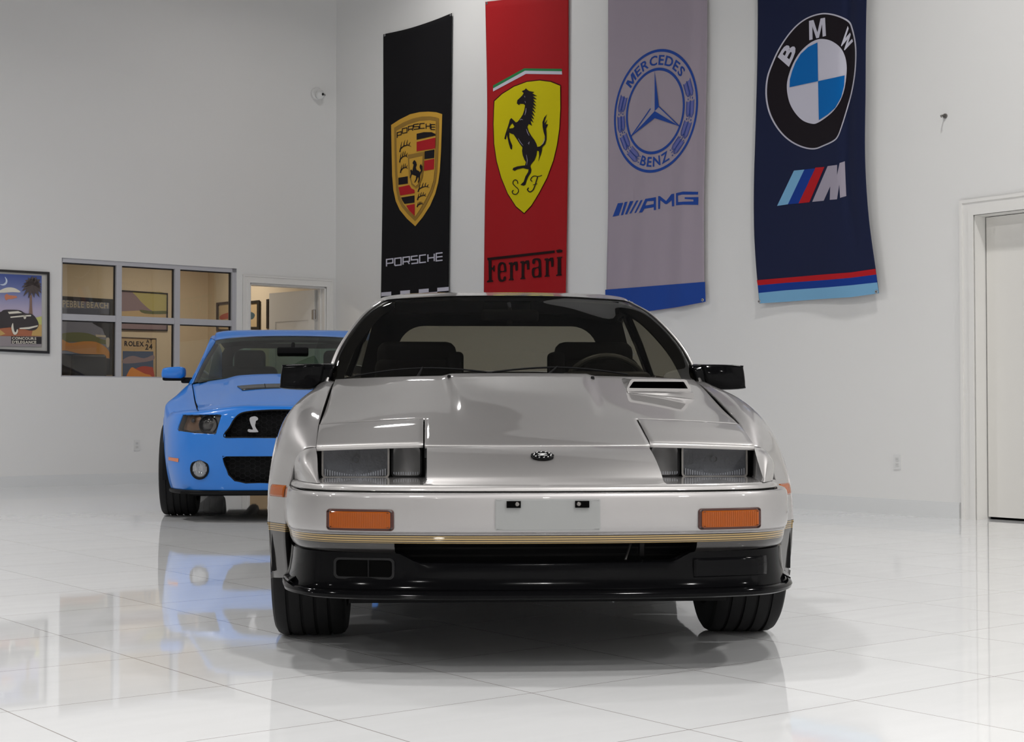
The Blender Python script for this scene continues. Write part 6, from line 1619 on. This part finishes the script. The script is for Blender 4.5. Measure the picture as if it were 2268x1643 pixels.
# interior
MB().grid([[Vector((x, y, z)) for x in frange(-.72, .72, 8)] for y, z in ((.50, .99), (.70, 1.010), (.88, 1.00), (.92, .92), (.94, .65))]).build('dashboard', M_int2, car2)
mb = MB(); mb.box((-.78, .9, .28), (.78, 2.4, .31)); mb.box((-.75, .9, .28), (-.72, 2.1, .98)); mb.box((.72, .9, .28), (.75, 2.1, .98)); mb.box((-.70, 2.35, .28), (.70, 2.38, 1.0)); mb.box((-.70, 2.35, .99), (.70, 2.95, 1.02)); mb.build('cabin_tub', M_int, car2, smooth=False)
for s in (-1, 1):
    cx = s * .37
    st = MB().bbox((cx - .23, 1.38, .45), (cx + .23, 1.52, 1.14), .06).build('seat', M_int, car2, angle=60)
    MB().bbox((cx - .23, 1.0, .38), (cx + .23, 1.5, .54), .06).build('seat_cushion', M_int, st, angle=60); MB().bbox((cx - .13, 1.40, 1.10), (cx + .13, 1.49, 1.275), .045).build('headrest', M_int, st, angle=60)
Msw = Matrix.Translation((.37, 1.0, .96)) @ Matrix.Rotation(R(-65), 4, 'X')
MB().tube([Msw @ Vector((.18 * math.cos(k * math.pi / 18), .18 * math.sin(k * math.pi / 18), 0)) for k in range(36)], .014, 8, closed=True).build('steering_wheel', M_int, car2)
rv = MB().bbox((-.125, .86, 1.205), (.125, .89, 1.278), .025).build('rear_view_mirror', M_int, car2, angle=60); MB().tube([(0, .88, 1.26), (0, .97, 1.31)], .014).build('mirror_stem', M_int, rv)
# door mirrors
for s in (-1, 1):
    top = [(.838, 1.108), (.995, 1.102), (1.010, 1.085), (1.014, 1.04)]
    P1 = smooth2([(s * x, z) for x, z in ((.842, 1.106), (.92, 1.112), (.990, 1.104), (1.010, 1.085), (1.013, 1.035), (.985, 1.022), (.90, 1.020), (.842, 1.028))], 3)
    n = len(P1); vs = []
    for y, k in ((.645, .70), (.652, .88), (.67, .97), (.70, 1.0), (.80, 1.0)): vs += [Vector((s * .925 + (x - s * .925) * k, y, 1.065 + (z - 1.065) * k)) for x, z in P1]
    fs = [(a_ * n + k, a_ * n + (k + 1) % n, (a_ + 1) * n + (k + 1) % n, (a_ + 1) * n + k) for a_ in range(4) for k in range(n)] + [tuple(range(n)), tuple(range(4 * n, 5 * n))]
    dm = MB().add(vs, fs).build('door_mirror', M_blue, car2, angle=50)
    mb = MB(); mb.bbox((s * .835, .665, 1.004), (s * 1.005, .79, 1.034), .012); mb.bbox((s * .775, .70, .985), (s * .865, .78, 1.030), .012); mb.build('mirror_foot', M_mblack, dm, angle=50)
